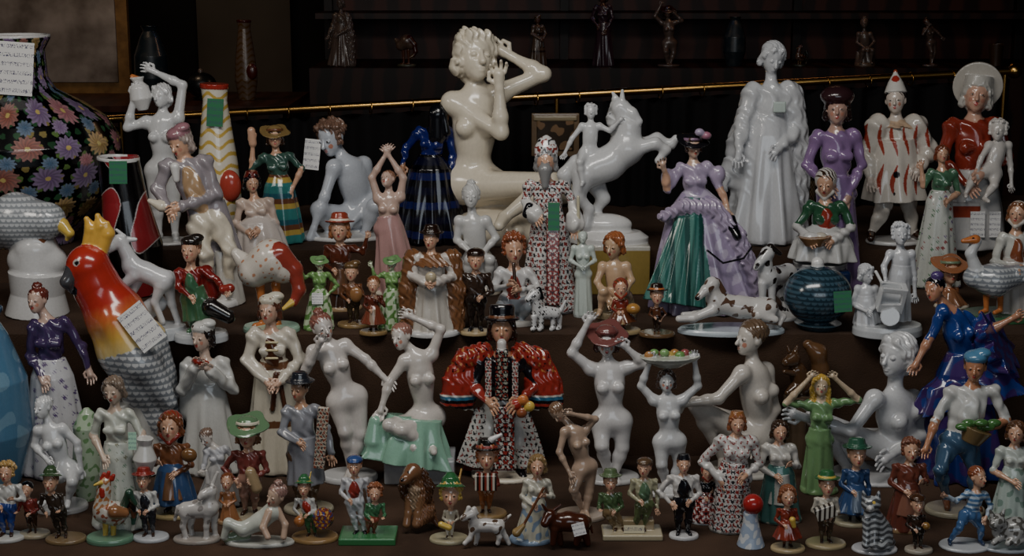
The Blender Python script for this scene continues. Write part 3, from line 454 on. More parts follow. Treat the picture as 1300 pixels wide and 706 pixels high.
F=k('pierrot_eating_figurine',266,598,LOW,(257,428),34,('c4c4c4',34,8),T=29,yaw=-25,pit=8,skin='c8ac9a',hair=('wave','241c1c'),hat=('flop','c4c4c0'),top='c4c4c0',sr=1.3,cuff=.26,sh=((240,464),(282,462)),arms=([(232,494,-10),(248,466,-30)],[(296,494,-8),(268,472,-32)]),pel=(266,507),legs='n',sk=(38,'c4c4c0',dict(n=7,A=.15)),b=1.2); F.C([(250,458,-34,5),(262,462,-34,4)],'982818',2).C([(242,472,8,14),(242,520,8,14)],'c4c4c0',8); F.build()
F=k('peasant_bride_figurine',350,596,LOW,(342,394),34,('ccc8bc',36,6),T=30,yaw=-12,hair=('wave','5a3424'),hat=('flop','ccc4b0'),fem=1,top='ccc4b4',slv='ccc4b4',skin='c8a088',vest='4e2c1a',sr=1.4,cuff=.2,sh=((324,426),(366,426)),arms=([(314,456,-4),(336,482,-26)],[(382,456,-4),(358,482,-26)]),pel=(350,478),legs='n',sk=(38,'ccc4b0',dict(bell=.4,n=10,A=.08,pat=('h',['ccc4b0']*7+['6a452c'],9))))
for v in (435,445,455): F.C([(338,v,-26,1.6),(352,v,-26,1.6)],'c8b888',.5)
F.C([(350,475,-20,3),(346,520,-26,3)],'4e2c1a',1).C([(354,475,-20,3),(362,520,-26,3)],'4e2c1a',1); F.build()
k('standing_nude_bather_figurine',444,608,LOW,(410,416),34,('c8c8c8',36,8),T=32,yaw=25,pit=10,tilt=-14,skin='ccc4be',hair=('top','885448'),face=1,lip='b07068',fem=1,sh=((398,446,-6),(438,438,4)),arms=([(388,470,-10),(404,440,-22)],[(464,456),(486,478,-4)]),pel=(440,506),legs=([(438,548,-12),(446,598)],[(458,550,-4),(444,600,-10)]),b=1.18).build()
F=k('seated_nude_with_mint_drape_figurine',526,606,LOW,(509,428),32,T=31,yaw=-30,tilt=-16,skin='ccc4bc',hair=('bun','98685a'),fem=1,sh=((514,458,-4),(548,450,4)),arms=([(494,486,-10),(486,512,-16)],[(560,418,4),(526,404,2)]),pel=(540,530,4),legs=([(494,540,-34),(530,560,-24)],[(510,546,-38),(548,566,-26)]),b=1.18)
F.box((8,2,15),(44,30,16),'aeb2b6',.5,r=2); F.lat(F.P(526,530,-8),F.P(516,588,-18),[(0,34),(.5,46),(1,56)],'84b49c',3,fy=.6,n=9,A=.14); F.C([(476,536,-20,8),(474,560,-24,12)],'84b49c',6); F.build()
F=k('folk_groom_in_red_coat_figurine',642,604,LOW,(637,418),39,('C',44,5),T=35,yaw=0,skin='b88868',hair=('wave','2e1c14'),hat=('topper','16141a','M'),top='1c1a20',slv='90281c',sh=((612,458),(664,458)),arms=([(600,490,-8),(618,508,-30)],[(680,490,-8),(660,508,-30)]),pel=(640,520),legs=([(622,560,-6),(620,596)],[(658,560,-6),(660,596)]),pants='d0d0cc',shoe='K',b=1.15)
for g in(-1,1):
    c=lambda x:637+g*x
    F.rip=(1.,9,F.P(637,480)); F.C([(c(24),446,4,12),(c(46),456,2,14),(c(64),484,0,12)],'94261a',5,('o',['b87838','16141a'],.9,.75)); F.lat(F.P(c(46),462,-2),F.P(c(58),516,-6),[(0,14),(.4,24),(1,22)],'9a281a',2,fy=.5,pat=('f',lambda v:np.where((v[:,2]<F_b)[:,None],np.array([hx(q) for q in('16141a','2f6888','c8c4b8','16141a','94261a')])[np.floor(v[:,2]/4).astype(int)%5],np.array(hx('9a281a'))))); F.rip=None
    F_b=F.P(c(55),498)[2]; F.lat(F.P(c(20),520,-2),F.P(c(34),590,-2),[(0,14),(1,22)],'c8c6c0',3,fy=.6,n=6,A=.12,pat=('o',['1a1a20','8a2c24'],1.,.55))
    F.box(F.P(c(17),484,-26),(4,3,26),'c8c4bc',.5,pat=('o',['982820','16141a'],1.8,.3))
F.box(F.P(637,476,-24),(8,4,32),'16141a',.5,pat=('o',['a8a898','98382c'],1.5,.45)); F.box(F.P(640,556,-24),(13,4,40),'16141a',1,rot(0,-6,0),pat=('o',['c8c4bc','98281e'],1.3,.3)); F.lat(F.P(637,560,16),F.P(637,596,16),[(0,40),(1,50)],'7a2418',3,fy=.3)
for a,b,c in((664,508,'O'),(655,514,'R'),(672,516,'Y'),(662,524,'9a5430')): F.E((a,b,-38),(7,5,7),c,1)
F.C([(637,436,-20,6),(637,448,-22,5)],'c8c4c0',2); F.build()
F=k('nude_in_red_hat_figurine',774,608,LOW,(770,436),33,('c4c4c4',38,6),T=32,yaw=0,pit=6,body='ccc9c8',hair=('wave','4a2c26'),hat=('wide','7a4844','6a3836'),face=1,fem=1,sh=((750,468),(796,466)),arms=([(726,448,-4),(744,414,-4)],[(818,462,-4),(798,444,-8)]),pel=(776,534),legs=([(764,566,-14),(772,602)],[(790,568,-4),(780,604,-8)]),b=1.2); F.build()
F=k('nude_holding_fruit_bowl_figurine',848,626,LOW,(846,484),27,('c4c4c4',30,6),T=26,body='c9cacb',hair=('wave','4e3a30'),face=1,fem=1,sh=((830,508),(866,508)),arms=([(814,490),(824,462,-4)],[(886,490),(882,460,-4)]),pel=(850,560),legs=([(840,590,-8),(846,620)],[(862,590),(852,622,-6)]),b=1.18)
F.lat(F.P(850,466,-2),F.P(850,452,-2),[(0,14),(.6,32),(1,38)],'bcc0b4',1,fy=.6)
for i in range(9): F.E((824+i*6.5,451-(i%2)*3,-4+(i%3)*5),(6,5,5),['b07838','6a9850','984848','7aa460','c0a048'][i%5],1)
F.build()
F=k('seated_nude_in_profile_figurine',945,598,LOW,(952,430),43,('c8c4bc',50,6),T=42,yaw=-62,pit=4,skin='ccc4ba',hair=('bun','6a5440'),face=1,lip='b08878',fem=1,sh=((942,474,-18),(972,470,18)),arms=([(912,506,-30),(872,512,-34)],[(984,520,8),(960,556,-16)]),pel=(966,552,6),legs=([(884,514,-16),(918,584,-6)],[(900,524,14),(940,586,16)]),b=1.08); F.build()
F=Fig('squirrel_figurine',1014,590,LOW); F.lat((0,0,0),F.P(1014,502),[(0,20),(.5,15),(1,17)],'5a4a3a',2,n=6,A=.12); w='543a24'
F.C([(1018,488,0,14),(1012,470,-2,11)],w,5).C([(1006,456,-6,10),(998,460,-12,6)],w,3).C([(1010,446,-4,4),(1012,440,-4,2)],w,2).C([(1002,446,-8,3),(1000,440,-8,1.6)],w,2).C([(1030,490,8,8),(1042,470,8,10),(1038,448,8,11),(1026,438,8,7)],'68482c',6).C([(1006,474,-10,4),(996,472,-16,3)],w,2).C([(1008,494,-8,8),(1000,499,-14,4)],w,3).dot(1001,453,-16,2,'K'); F.build()
F=k('girl_with_yellow_hair_figurine',1040,624,LOW,(1042,490),26,('6a8a58',24,5),T=23,yaw=-5,pit=-4,skin='ccb494',hair=('long','c49c30'),fem=1,top='6c9460',slv='ccb494',sh=((1026,514),(1060,512)),arms=([(998,512,-4),(1026,482,-10)],[(1090,508,-4),(1062,482,-10)]),pel=(1040,560),legs='n',sk=(20,'6c9460',dict(n=7,A=.12)),b=1.2); F.build()
F=k('large_seated_nude_sculpture',1112,604,LOW,(1138,452),52,T=45,yaw=-52,pit=6,body='cdced0',hair=('wavebun','cdced0'),fem=1,sh=((1110,506,-20),(1160,506,20)),arms=([(1080,548,-36),(1022,530,-40)],[(1172,552,6),(1132,578,-30)]),pel=(1146,566,10),legs=([(1034,530,-16),(1076,594,0)],[(1050,552,20),(1100,596,20)]),b=1.1,base=('cdced0',60,5)); F.build()
F=k('flamenco_dancer_figurine',1230,606,LOW,(1186,368),30,('K',34,5),T=31,yaw=-50,pit=-10,tilt=-25,skin='b88060',hair=('bun','K'),fem=1,top='26428a',slv='b88060',sh=((1196,396,-6),(1226,404,8)),arms=([(1180,430,-10),(1166,456,-16)],[(1256,420,6),(1282,406,0)]),pel=(1224,470),legs='n',sk=(48,'432c6a',dict(n=7,A=.2,bell=.4,pat=('x',['26387a'],14,.2))),b=1.15)
F.lat(F.P(1222,462,0),F.P(1232,512,-6),[(0,18),(.4,52),(1,66)],'432c6a',4,fy=.5,n=9,A=.16,pat=('x',['2a3f88'],9,.3)); F.lat(F.P(1236,452,12),F.P(1272,436,-4),[(0,10),(.5,34),(1,40)],'432c6a',4,n=9,A=.18,pat=('x',['2a3f88'],8,.2)); F.E((1190,350,0),(8,6,6),'P'); F.build()
F=k('farmer_with_basket_figurine',1212,650,LOW,(1238,466),35,('a09880',38,7),T=29,yaw=-20,pit=10,skin='b87c58',hair=('short','4a3020'),hat=('flop','4f86ac'),top='ccccc8',slv='b87c58',pants='42607e',shoe='M',sh=((1207,498),(1261,496)),arms=([(1188,534,-4),(1178,562,-14)],[(1278,534,-4),(1244,548,-26)]),pel=(1218,560),legs=([(1194,596,-14),(1202,636)],[(1238,598,-6),(1236,638)]),b=1.25,vest='ccccc8'); F.lat(F.P(1232,562,-30),F.P(1240,544,-30),[(0,12),(1,20)],'7a6440',1,fy=.8)
for i in range(6): F.E((1222+i*8,542-(i%2)*5,-34+(i%3)*5),(9,6,5),'44763a',1)
F.build()
k('lady_with_apron_figurine',1284,664,LOW,(1290,550),28,('c4c4c4',26,5),T=22,yaw=-25,fem=1,hair=('wave','5e3e28'),top='bcc4bc',slv='S',arms=('f','c'),legs='n',sk=(27,'acbcb4',dict(pat=('x',['7a9488'],7,1.2)))).build()
# ================= lower shelf mid
k('small_seated_nude_figurine',78,646,LOW,(54,518),27,('c4c4c4',34,8),T=25,yaw=-25,tilt=-10,body='cdcfd1',hair=('bun','cdcfd1'),fem=1,sh=((49,546),(79,544)),arms=([(44,566),(58,582,-14)],[(98,562),(102,590,-4)]),pel=(82,598),legs=([(66,610,-28),(60,634,-20)],[(92,612,-26),(86,636,-22)]),b=1.2).build()
F=k('lady_with_jug_figurine',152,668,LOW,(144,496),32,('bcbcb8',32,6),T=27,yaw=-10,pit=12,tilt=-6,skin='c4ac98',hair=('wave','7a6a5c'),fem=1,top='c0c4b8',slv='c4ac98',sh=((128,526),(164,526)),arms=([(118,552),(130,578,-20)],[(180,550,-4),(184,572,-14)]),pel=(150,580),legs='n',sk=(31,'c0c6bc',dict(n=8,A=.13,pat=('d',['7a9480','84846c'],9,.22)))); F.lat(F.P(184,600,-16),F.P(184,556,-16),[(0,8),(.4,15),(.8,8),(1,11)],'c8c8c4',1); F.tag(168,560,10,22,'9ccbb0'); F.build()
F=Fig('green_lidded_jar',110,634,LOW); F.lat((0,0,0),F.P(110,518),[(0,12),(.3,18),(.7,16),(.8,17),(.95,9),(1,3)],'a8bca0',pat=('x',['6a9460'],5,1.2)); F.build()
F=kid('girl_in_red_headscarf_figurine',222,652,LOW,(216,542),37,'a89464',34,'7a4a2c','M','cf',('scarf','8c2c20'),('wave','7a4424'),sk=(29,'34507a',dict(v=636,bell=.4)),apron='7a5438'); F.E((240,578,-16),(10,7,9),'7a542e'); F.build()
F=k('reaching_dancer_figurine',274,640,LOW,(262,556),21,('bcbcb8',28,5),T=17,yaw=-30,pit=20,tilt=-20,skin='ccc4bc',fem=1,hair=('bun','7a6254'),top='c8c8cc',sh=((263,572),(287,570)),arms=('p','o'),pel=(280,600),legs='n',sk=(26,'c8c4c0',dict(A=.15)),b=1.25); F.build()
F=kid('boy_in_green_hat_figurine',318,656,LOW,(314,552),35,'a89c80',32,'783a34','987060','hf',('wide','5e805c','C'),('wave','7a5234')); F.C([(318,600,-14,7),(326,620,-16,7)],'a08864',3); F.build()
F=k('shepherd_in_grey_coat_figurine',392,648,LOW,(380,494),29,('a09880',32,6),T=25,yaw=-25,pit=8,skin='b88c6e',hair=('short','N'),hat=('brim','2a2c34'),top='8a8c94',cuff=.2,sh=((365,522),(401,520)),arms=([(358,548,-6),(376,560,-20)],[(414,544),(420,574,-6)]),pel=(386,572),legs=0,pants='6a503a',shoe='N',sk=(24,'8a8c94',dict(v=612)),b=1.3); F.box(F.P(408,556,-18),(7,3,40),'c0b4a0',.5,rot(0,0,6),pat=('o',['8a3824','2a2c34'],1.5,.35)); F.build()
k('leaning_nude_figurine',738,656,LOW,(708,524),23,('a89888',32,6),T=23,yaw=-40,pit=35,tilt=-30,skin='b0947e',hair=('short','7a5c44'),lip='a07060',fem=1,sh=((717,548,-8),(743,546,6)),arms=([(710,574,-14),(722,598,-20)],[(756,532,4),(728,526,-6)]),pel=(742,594),legs=([(728,622,-14),(740,648)],[(748,624),(744,650,-8)]),b=1.1).build()
F=kid('woman_in_teal_skirt_figurine',990,660,LOW,(990,548),27,'a0a090',28,'c4c0b8','T','fc',None,('wave','3e2c20'),sk=(27,'42706a',dict(bell=.3)),fem=1,apron='b8b8b0'); F.build()
F=kid('folk_girl_in_patterned_dress_figurine',926,672,LOW,(936,538),27,'bcb8b0',26,'c8c4c0','W','hf',('fez','98602e'),('wave','90522e'),sk=(26,'ccc8c4',dict(pat=('o',['902a24','2a2a30'],1.2,.35),bell=.2)),fem=1,tp=('o',['902a24','c8c4c0'],1.4,.6)); F.build()
kid('child_in_blue_coat_figurine',1084,664,LOW,(1088,578),31,'a0987e',26,'304c78','304c78','fd',('brim','2f5e48'),('short','90683c'),sk=(24,'304c78',dict(v=648)),apron='5a6a80').build()
kid('girl_in_russet_dress_figurine',1148,672,LOW,(1156,572),29,'907450',26,'743c2e','M','fc',None,('curl','784630'),sk=(24,'68362a',dict(bell=.2)),apron='8a5a48').build()
# ================= front row
kid('blond_child_figurine',8,684,LOW,(8,600),26,'bcbcb8',24,'c8c8c4','B','fc',None,('curl','b08c4c')).build()
F=kid('child_with_toy_figurine',44,680,LOW,(34,622),20,'a89c80',20,'90342a','N','pf',None,('short','K')); F.build()
kid('hummel_boy_in_tyrolean_hat_figurine',84,686,LOW,(64,612),26,'7a6444',26,'3a3028','2a2620','fp',('tyrol','3a5234','W')).build()
F=Fig('rooster_figurine',140,686,LOW); F.disk('608a70',30,7); w='c8c4b8'; pp=('x',['985034'],4,.9)
F.C([(132,650,0,14),(146,652,0,16)],w,5,pp).C([(130,642,-2,11),(132,622,-2,8),(134,612,-2,7)],w,5,('x',['b07440'],3,.2)).C([(128,613,-8,3),(120,616,-10,1.5)],'Y',1)
for a in((132,602),(138,600),(144,604)): F.C([(a[0]-2,608,-2,3.5),(*a,-2,2.5)],'R',1)
F.C([(130,622,-8,3),(130,630,-9,3)],'R',1)
for i in range(5): F.C([(156,648,0,6),(164+i*2,626+i*7,-4+i*3,5),(172-i,640+i*8,-6+i*3,2.5)],['2a4a3a','K','M','2a5a4a','c8c4b8'][i],2)
for a in(134,144): F.C([(a,664,0,4),(a,680,0,3)],'Y',1)
F.C([(146,650,-14,9),(158,652,-10,6)],'90603a',3); F.dot(131,611,-10,1.6,'K').build()
F=kid('gnome_child_figurine',192,684,LOW,(182,610),24,'bcc0c4',23,'c4c4c0','2a2c34','ff',('brim','8c2a22'),('short','M'),vest='2a2c34'); F.build()
def quad(name,u,v,z,w,pp,body,neck,head,legs,tail,ears,base=None,extra=()):
    F=Fig(name,u,v,z)
    if base: F.disk(*base)
    F.C(body,w,5,pp).C(neck,w,4,pp).C(head,w,3,pp)
    for l in legs: F.C(l,w,3,pp)
    F.C(tail,w,2,pp)
    for e in ears: F.C(e,w,1.5,pp)
    return F
quad('white_donkey_figurine',250,686,LOW,'c0bcb8',patch('8a8480',6,1.9),[(236,648,0,11),(252,646,0,11),(266,644,0,12)],[(264,640,0,8),(268,626,-2,7)],[(268,622,-2,7),(258,628,-8,5),(254,632,-10,4)],[[(236,654,-5,6),(232,668,-5,3.5),(236,682,-5,3.5)],[(244,654,6,6),(242,668,6,3.5),(244,682,6,3.5)],[(264,652,-5,6),(262,668,-5,3.5),(262,682,-5,3.5)],[(272,652,5,6),(272,668,5,3.5),(274,682,5,3.5)]],[(226,644,0,3),(222,660,0,2)],[[(270,614,2,3),(276,600,4,1.8)],[(264,613,-6,3),(262,598,-6,1.8)]],('989088',30,5,.6)).build()
kid('orange_smock_child_figurine',292,664,LOW,(288,612),22,'a0825e',16,'986038','986038','ff',None,('short','7a4428'),sk=(13,'a0683e',{})).build()
F=Fig('reclining_girl_figurine',330,690,LOW); F.disk('b8b8b0',44,5,.4); w='c4c8bc'
F.C([(345,650,-4,12),(330,662,-4,11),(310,672,-6,10)],w,5).C([(308,672,-8,8),(290,664,-8,6),(284,682,-8,4)],w,4).C([(312,676,4,8),(296,682,0,6),(286,684,-4,4)],'90a484',4).C([(352,648,-6,5),(362,666,-8,4),(360,682,-12,4)],'c8a890',3).C([(342,650,-12,5),(334,670,-20,4),(340,682,-24,4)],'c8a890',3); F.head(F.P(350,630,-4),29,-35,5,10,'c8a890',('top','98746a'),None,1); F.build()
F=kid('boy_on_barrel_figurine',400,684,LOW,(386,620),22,'907044',30,'bcbcb8','2f603a','ff',('tyrol','2f6a40','Y'),('short','M'),vest='R'); F.lat(F.P(410,658,0)+[0,-14,0],F.P(410,658,0)+[0,14,0],[(0,10),(.5,14),(1,10)],'783024',1,pat=('o',['b88c34','2a4480'],1.6,.4)); F.C([(380,662,-10,7)],'b06a30'); F.build()
F=Fig('children_pair_figurine',468,684,LOW); F.box((0,0,4),(36,24,5),'2f7844',.5,r=2); F.man((450,592),24,T=14,bh=8,hat=('cap','34508a'),hair=('short','8a4a28'),top='c4c4c8',vest='903028',pants='bcc0c4',shoe='K',arms=('f','d'),b=1.3,pel=(450,636)); F.man((476,626,-10),22,T=10,bh=8,hair=('curl','8a4e2c'),top='3f7850',pants='984634',shoe='M',arms=('f','p'),b=1.4,pel=(472,658,-8)); F.build()
F=Fig('brown_spaniel_figurine',528,672,LOW); w='7a5236'; F.rip=(.7,4,F.P(530,630))
F.C([(536,640,4,15),(530,622,0,12)],w,6).C([(528,616,-2,10),(525,602,-4,9)],w,4); F.C([(540,652,-2,13),(532,664,-14,6)],w,5).C([(526,622,-10,7),(526,644,-10,5)],'a08468',2)
F.C([(536,600,2,6),(544,618,0,7),(542,634,-4,6)],'4a2e1c',2).C([(516,600,-2,5),(512,618,-6,6),(513,630,-8,5)],'4a2e1c',2); F.rip=None
F.C([(524,599,-6,11),(515,608,-18,6),(512,611,-21,5)],w,4)
for a in(519,531): F.C([(a,632,-8,6),(a-1,652,-12,4.5),(a-3,666,-16,5)],'8a6242',3)
F.C([(550,658,8,5),(556,667,4,3)],w,3).dot(519,600,-17,2.2,'K').dot(529,600,-17,2.2,'K').dot(510,609,-26,3,'K'); F.build()
F=kid('gnome_in_green_hat_figurine',570,686,LOW,(572,628),34,'a8a080',25,'c0b8a4','c8c4b8','ff',('tyrol','2a6a3c','c09038'),('curl','c0a040')); F.C([(560,666,-14,4),(570,670,-14,4)],'Y'); F.build()
F=kid('red_haired_accordion_boy_figurine',616,654,LOW,(618,580),33,'907448',28,'782c20','98582c','ff',('brim','1c1814','902c20'),('curl','a0582e'),b=1.4); F.box(F.P(617,612,-20),(14,6,10),'903020',1,pat=('v',['903020','c8c0b0','1c1814'],2.5)); F.C([(624,558,-2,4),(636,552,-2,2)],'W'); F.build()
quad('fox_terrier_figurine',618,694,LOW,'c8c4c0',patch('5a4434',6,1.6),[(602,668,0,8),(616,667,0,8),(632,668,0,9)],[(602,662,-2,7),(598,654,-4,6)],[(598,652,-4,7),(588,658,-10,4)],[[(601,672,-4,4.5),(596,684,-6,3),(590,690,-8,3)],[(606,672,4,4.5),(606,682,4,3),(604,690,3,3)],[(630,672,-4,5),(634,682,-4,3),(632,690,-4,3)],[(636,672,4,5),(642,682,4,3),(646,690,4,3)]],[(638,662,2,3),(648,654,4,1.6)],[[(602,646,-2,3.2),(606,652,-2,2)],[(595,645,-6,3.2),(592,651,-8,2)]]).build()
F=kid('girl_with_broom_figurine',674,686,LOW,(682,592),28,'7c92ac',28,'c0bcac','W','fc',None,('wave','8a6e44'),sk=(22,'c0bca8',dict(pat=('x',['7c92ac'],6,.6))),fem=1); F.C([(690,620,-20,1.8),(662,672,-24,1.8)],'M').C([(664,668,-24,3),(656,676,-24,6)],'987c4a'); F.build()
F=quad('brown_ox_figurine',722,696,LOW,'4a2618',None,[(704,664,0,11),(722,662,0,12),(738,664,0,12)],[(704,660,-2,9),(698,656,-4,8)],[(698,654,-4,8),(692,664,-10,6)],[[(704,672,-6,6),(702,690,-6,4)],[(708,672,6,6),(712,690,5,4)],[(736,672,-6,7),(732,690,-6,4)],[(742,672,6,7),(746,690,5,4)]],[(748,660,2,3),(752,676,2,1.5)],[[(704,647,2,2.5),(712,641,2,1.2)],[(693,647,-8,2.5),(688,640,-10,1.2)]]); F.tag(735,672,16,16,'W',-15,3); F.build()
F=Fig('two_boys_with_bench_figurine',802,680,LOW); F.box((0,0,4),(38,20,4),'b0a484',.5,r=2); F.man((775,612),23,T=12,bh=8,hat=('brim','586c48'),hair=('short','M'),top='4a623e',pants='7a6444',shoe='N',arms=('p','f'),b=1.4,pel=(776,650)); F.man((818,594),23,T=14,bh=8,yaw=-15,hat=('cap','5e4834'),hair=('short','M'),top='a8a484',pants='56623e',shoe='N',arms=('f','d'),vest='567456',b=1.3,pel=(818,640)); F.box((2,6,14),(26,8,7),'988460',1); F.tag(805,672,26,10,'c8c0a0',0,1); F.build()
kid('folk_boy_in_black_vest_figurine',868,682,LOW,(868,590),23,'c8c8c8',19,'c8c4c0','1c1c22','hf',('fez','1c1c22'),vest='1c1c22',shoe='K',b=1.3).build()
kid('folk_girl_in_red_skirt_figurine',894,662,LOW,(898,600),20,'c8c8c8',20,'1c1c22','R','fc',('scarf','8c2c22'),sk=(20,'902c22',dict(pat=('o',['c8c4c0','1c1c22'],1.4,.35),bell=.5)),fem=1).build()
F=Fig('bell_with_red_ball',953,692,LOW); F.lat((0,0,0),F.P(953,650),[(0,18),(.3,14),(.7,10),(1,9)],'98a8c0',pat=('x',['c8ccd0'],5,.3)); F.C([(956,640,0,13)],'a81c1c',1); F.build()
F=kid('girl_in_red_coat_figurine',1000,698,LOW,(1000,630),27,'b09a70',22,'883422','M','fc',None,('wave','8a5030'),sk=(18,'883422',dict(v=682))); F.C([(1006,660,-16,4),(1008,668,-16,3)],'Y'); F.build()
F=kid('accordion_boy_in_green_hat_figurine',1048,692,LOW,(1050,616),27,'a89870',26,'c4bcac','4a3a2c','ff',('brim','2f6a3c','Y')); F.box(F.P(1048,650,-16),(13,6,8),'c4c0b4',1,rot(0,0,-20),pat=('v',['c4c0b4','2a2420'],3)); F.build()
F=Fig('tabby_cat_figurine',1110,698,LOW); F.disk('bcbcc0',29,4,.7); w='a8acb0'; tb=('f',lambda v:np.where((np.sin(v[:,2]*.9+np.sin(v[:,0]*.35)*1.5)>.1)[:,None],np.array(hx('a0a4a8')),np.array(hx('4e5054'))))
F.C([(1116,674,4,17),(1108,655,0,12)],w,7,tb); F.ell(F.P(1106,640,-4),(12.5,11,10.5),w,3,pat=tb); F.C([(1105,645,-13,5),(1105,646,-16,3)],'c8c8c8',3)
for a in(1098,1114): F.C([(a,634,-4,4.5),(a+(1 if a>1100 else -1)*2,624,-4,1.5)],w,1.5,tb)
for g in(1101,1110): F.dot(g,638,-14,2.2,'Y').dot(g,638,-16,1.3,'K')
F.dot(1105,643,-19,1.6,'Q')
for a in(1100,1110): F.C([(a,660,-8,6),(a,680,-14,4.5),(a-1,692,-18,5)],'c0c4c8',3,tb)
F.C([(1124,684,-2,10),(1118,692,-14,5)],w,4,tb).C([(1132,688,4,5),(1126,694,-14,4),(1112,696,-22,3.5)],w,3,tb); F.build()
F=kid('hummel_boy_with_satchel_figurine',1166,700,LOW,(1165,640),24,'a89f90',18,'3a2c24','2a2420','fc',('cap','4a3020')); F.C([(1176,668,-10,5)],'90682c'); F.build()
F=k('skating_boy_figurine',1224,694,LOW,(1242,606),25,('c4c8cc',32,4),T=16,yaw=30,hair=('short','8a4a2c'),top='a8b8c8',tp=('h',['a8b8c8','466e9c'],3),pants='42689a',shoe='2a3a5a',sh=((1229,626),(1250,628)),arms=([(1214,636),(1202,630,-6)],[(1258,642),(1252,656,-8)]),pel=(1232,654),legs=([(1218,670,-6),(1206,686)],[(1246,672,-2),(1244,686)]),b=1.3); F.build()
quad('sleeping_cat_figurine',1280,696,LOW,'a4a4a2',patch('5a5854',4,.5),[(1272,674,0,13),(1290,672,0,15),(1302,676,0,12)],[(1270,668,-4,9),(1266,664,-6,9)],[(1266,662,-6,10),(1262,666,-12,6)],[[(1270,682,-8,6),(1262,689,-14,4)],[(1290,682,-10,7),(1280,690,-16,4)]],[(1304,682,-8,5),(1290,690,-16,4)],[[(1260,655,-6,3.5),(1257,648,-6,1.4)],[(1272,654,-4,3.5),(1275,647,-4,1.4)]],('9aa2aa',34,4,.6)).build()
# ================= ROOM
def pm(name,c,c2=None,scale=20,rough=.9,bump=0,wave=0,spec=.3):
    m=bpy.data.materials.new(name); m.use_nodes=True; n=m.node_tree; b=n.nodes['Principled BSDF']; L=n.links.new
    t=n.nodes.new('ShaderNodeTexWave' if wave else 'ShaderNodeTexNoise'); t.inputs['Scale'].default_value=scale; t.inputs['Detail'].default_value=6
    if wave: t.inputs['Distortion'].default_value=5
    tc=n.nodes.new('ShaderNodeTexCoord'); L(tc.outputs['Object'],t.inputs['Vector'])
    r=n.nodes.new('ShaderNodeValToRGB'); r.color_ramp.elements[0].color=(*hx(c),1); r.color_ramp.elements[1].color=(*hx(c2 or c),1); r.color_ramp.elements[0].position=.3; r.color_ramp.elements[1].position=.7
    L(t.outputs['Fac'],r.inputs[0]); L(r.outputs[0],b.inputs['Base Color']); b.inputs['Roughness'].default_value=rough; b.inputs['Specular IOR Level'].default_value=spec
    if bump:
        n2=n.nodes.new('ShaderNodeTexNoise'); n2.inputs['Scale'].default_value=420; L(tc.outputs['Object'],n2.inputs['Vector']); bp=n.nodes.new('ShaderNodeBump'); bp.inputs['Strength'].default_value=bump; bp.inputs['Distance'].default_value=.002; L(n2.outputs['Fac'],bp.inputs['Height']); L(bp.outputs[0],b.inputs['Normal'])
    return m
def bx(name,x0,x1,y0,y1,z0,z1,m,par=None):
    v=[(x,y,z) for x in(x0,x1) for y in(y0,y1) for z in(z0,z1)]
    c=Vector(((x0+x1)/2,(y0+y1)/2,z0)); me=bpy.data.meshes.new(name); me.from_pydata([tuple(Vector(q)-c) for q in v],[],[(0,1,3,2),(4,6,7,5),(0,4,5,1),(2,3,7,6),(0,2,6,4),(1,5,7,3)]); me.materials.append(m)
    o=bpy.data.objects.new(name,me); o.location=c; bpy.context.collection.objects.link(o)
    if par: o.parent=par; o.location=c-par.location
    return o
def empty(name,loc=(0,0,0)):
    o=bpy.data.objects.new(name,None); o.location=loc; bpy.context.collection.objects.link(o); return o
cloth=pm('brown_cloth','33241a','4c382a',9,.95,.7); wood=pm('dark_wood','180c08','30180f',4,.5,0,1); wallm=pm('wall_paint','14100e','1e1814',3,.8)
FL=-.85
st=empty('display_steps',(0,0,FL))
bx('lower_step',-1.6,1.6,-.55,1.6,FL,0,cloth,st); bx('middle_step',-1.6,1.6,.42,1.6,0,UP,cloth,st); bx('back_step',-1.6,1.6,.86,1.6,UP,BK,cloth,st)
bx('floor',-2.6,2.6,-3.6,4.4,FL-.05,FL,pm('floorboards','2a1a10','3a2416',5,.6,0,1)); bx('ceiling',-2.6,2.6,-3.6,4.4,1.9,1.95,wallm)
bx('wall_back',-2.6,2.6,4.4,4.45,FL,1.9,wallm); bx('wall_left',-2.65,-2.6,-3.6,4.4,FL,1.9,wallm); bx('wall_right',2.6,2.65,-3.6,4.4,FL,1.9,wallm); bx('wall_front',-2.6,2.6,-3.65,-3.6,FL,1.9,wallm)
def cyl(name,a,b,r,m,par=None):
    a,b=Vector(a),Vector(b); cu=bpy.data.curves.new(name,'CURVE'); cu.dimensions='3D'; cu.bevel_depth=r; cu.bevel_resolution=5; cu.use_fill_caps=True; s=cu.splines.new('POLY'); s.points.add(1); s.points[0].co=(*(a-(par.location if par else Vector())),1); s.points[1].co=(*(b-(par.location if par else Vector())),1); cu.materials.append(m); o=bpy.data.objects.new(name,cu); bpy.context.collection.objects.link(o); o.parent=par; return o
brass=pm('brass','a87830','c89a48',8,.25); brass.node_tree.nodes['Principled BSDF'].inputs['Metallic'].default_value=1
def at(u,v,y):
    r=ray(u,v); t=(y-CAM[1])/r[1]; return CAM+t*r
rr=empty('brass_curtain_rail',(0,1.4,.6)); a,b=at(130,152,1.4),at(1288,90,1.4); cyl('rod',a,b,.0095,brass,rr)
for t in (.02,.5,.99):
    p=a+(b-a)*t; cyl('bracket',p,(p[0],p[1],BK),.006,brass,rr)
for i in range(22):
    p=a+(b-a)*(i+.5)/22; bpy.ops.mesh.primitive_torus_add(major_radius=.015,minor_radius=.0015,location=(p[0],p[1],p[2]-.006),rotation=(0,math.pi/2,.3)); o=bpy.context.object; o.name='ring'; o.data.materials.append(brass); o.parent=rr; o.location-=rr.location
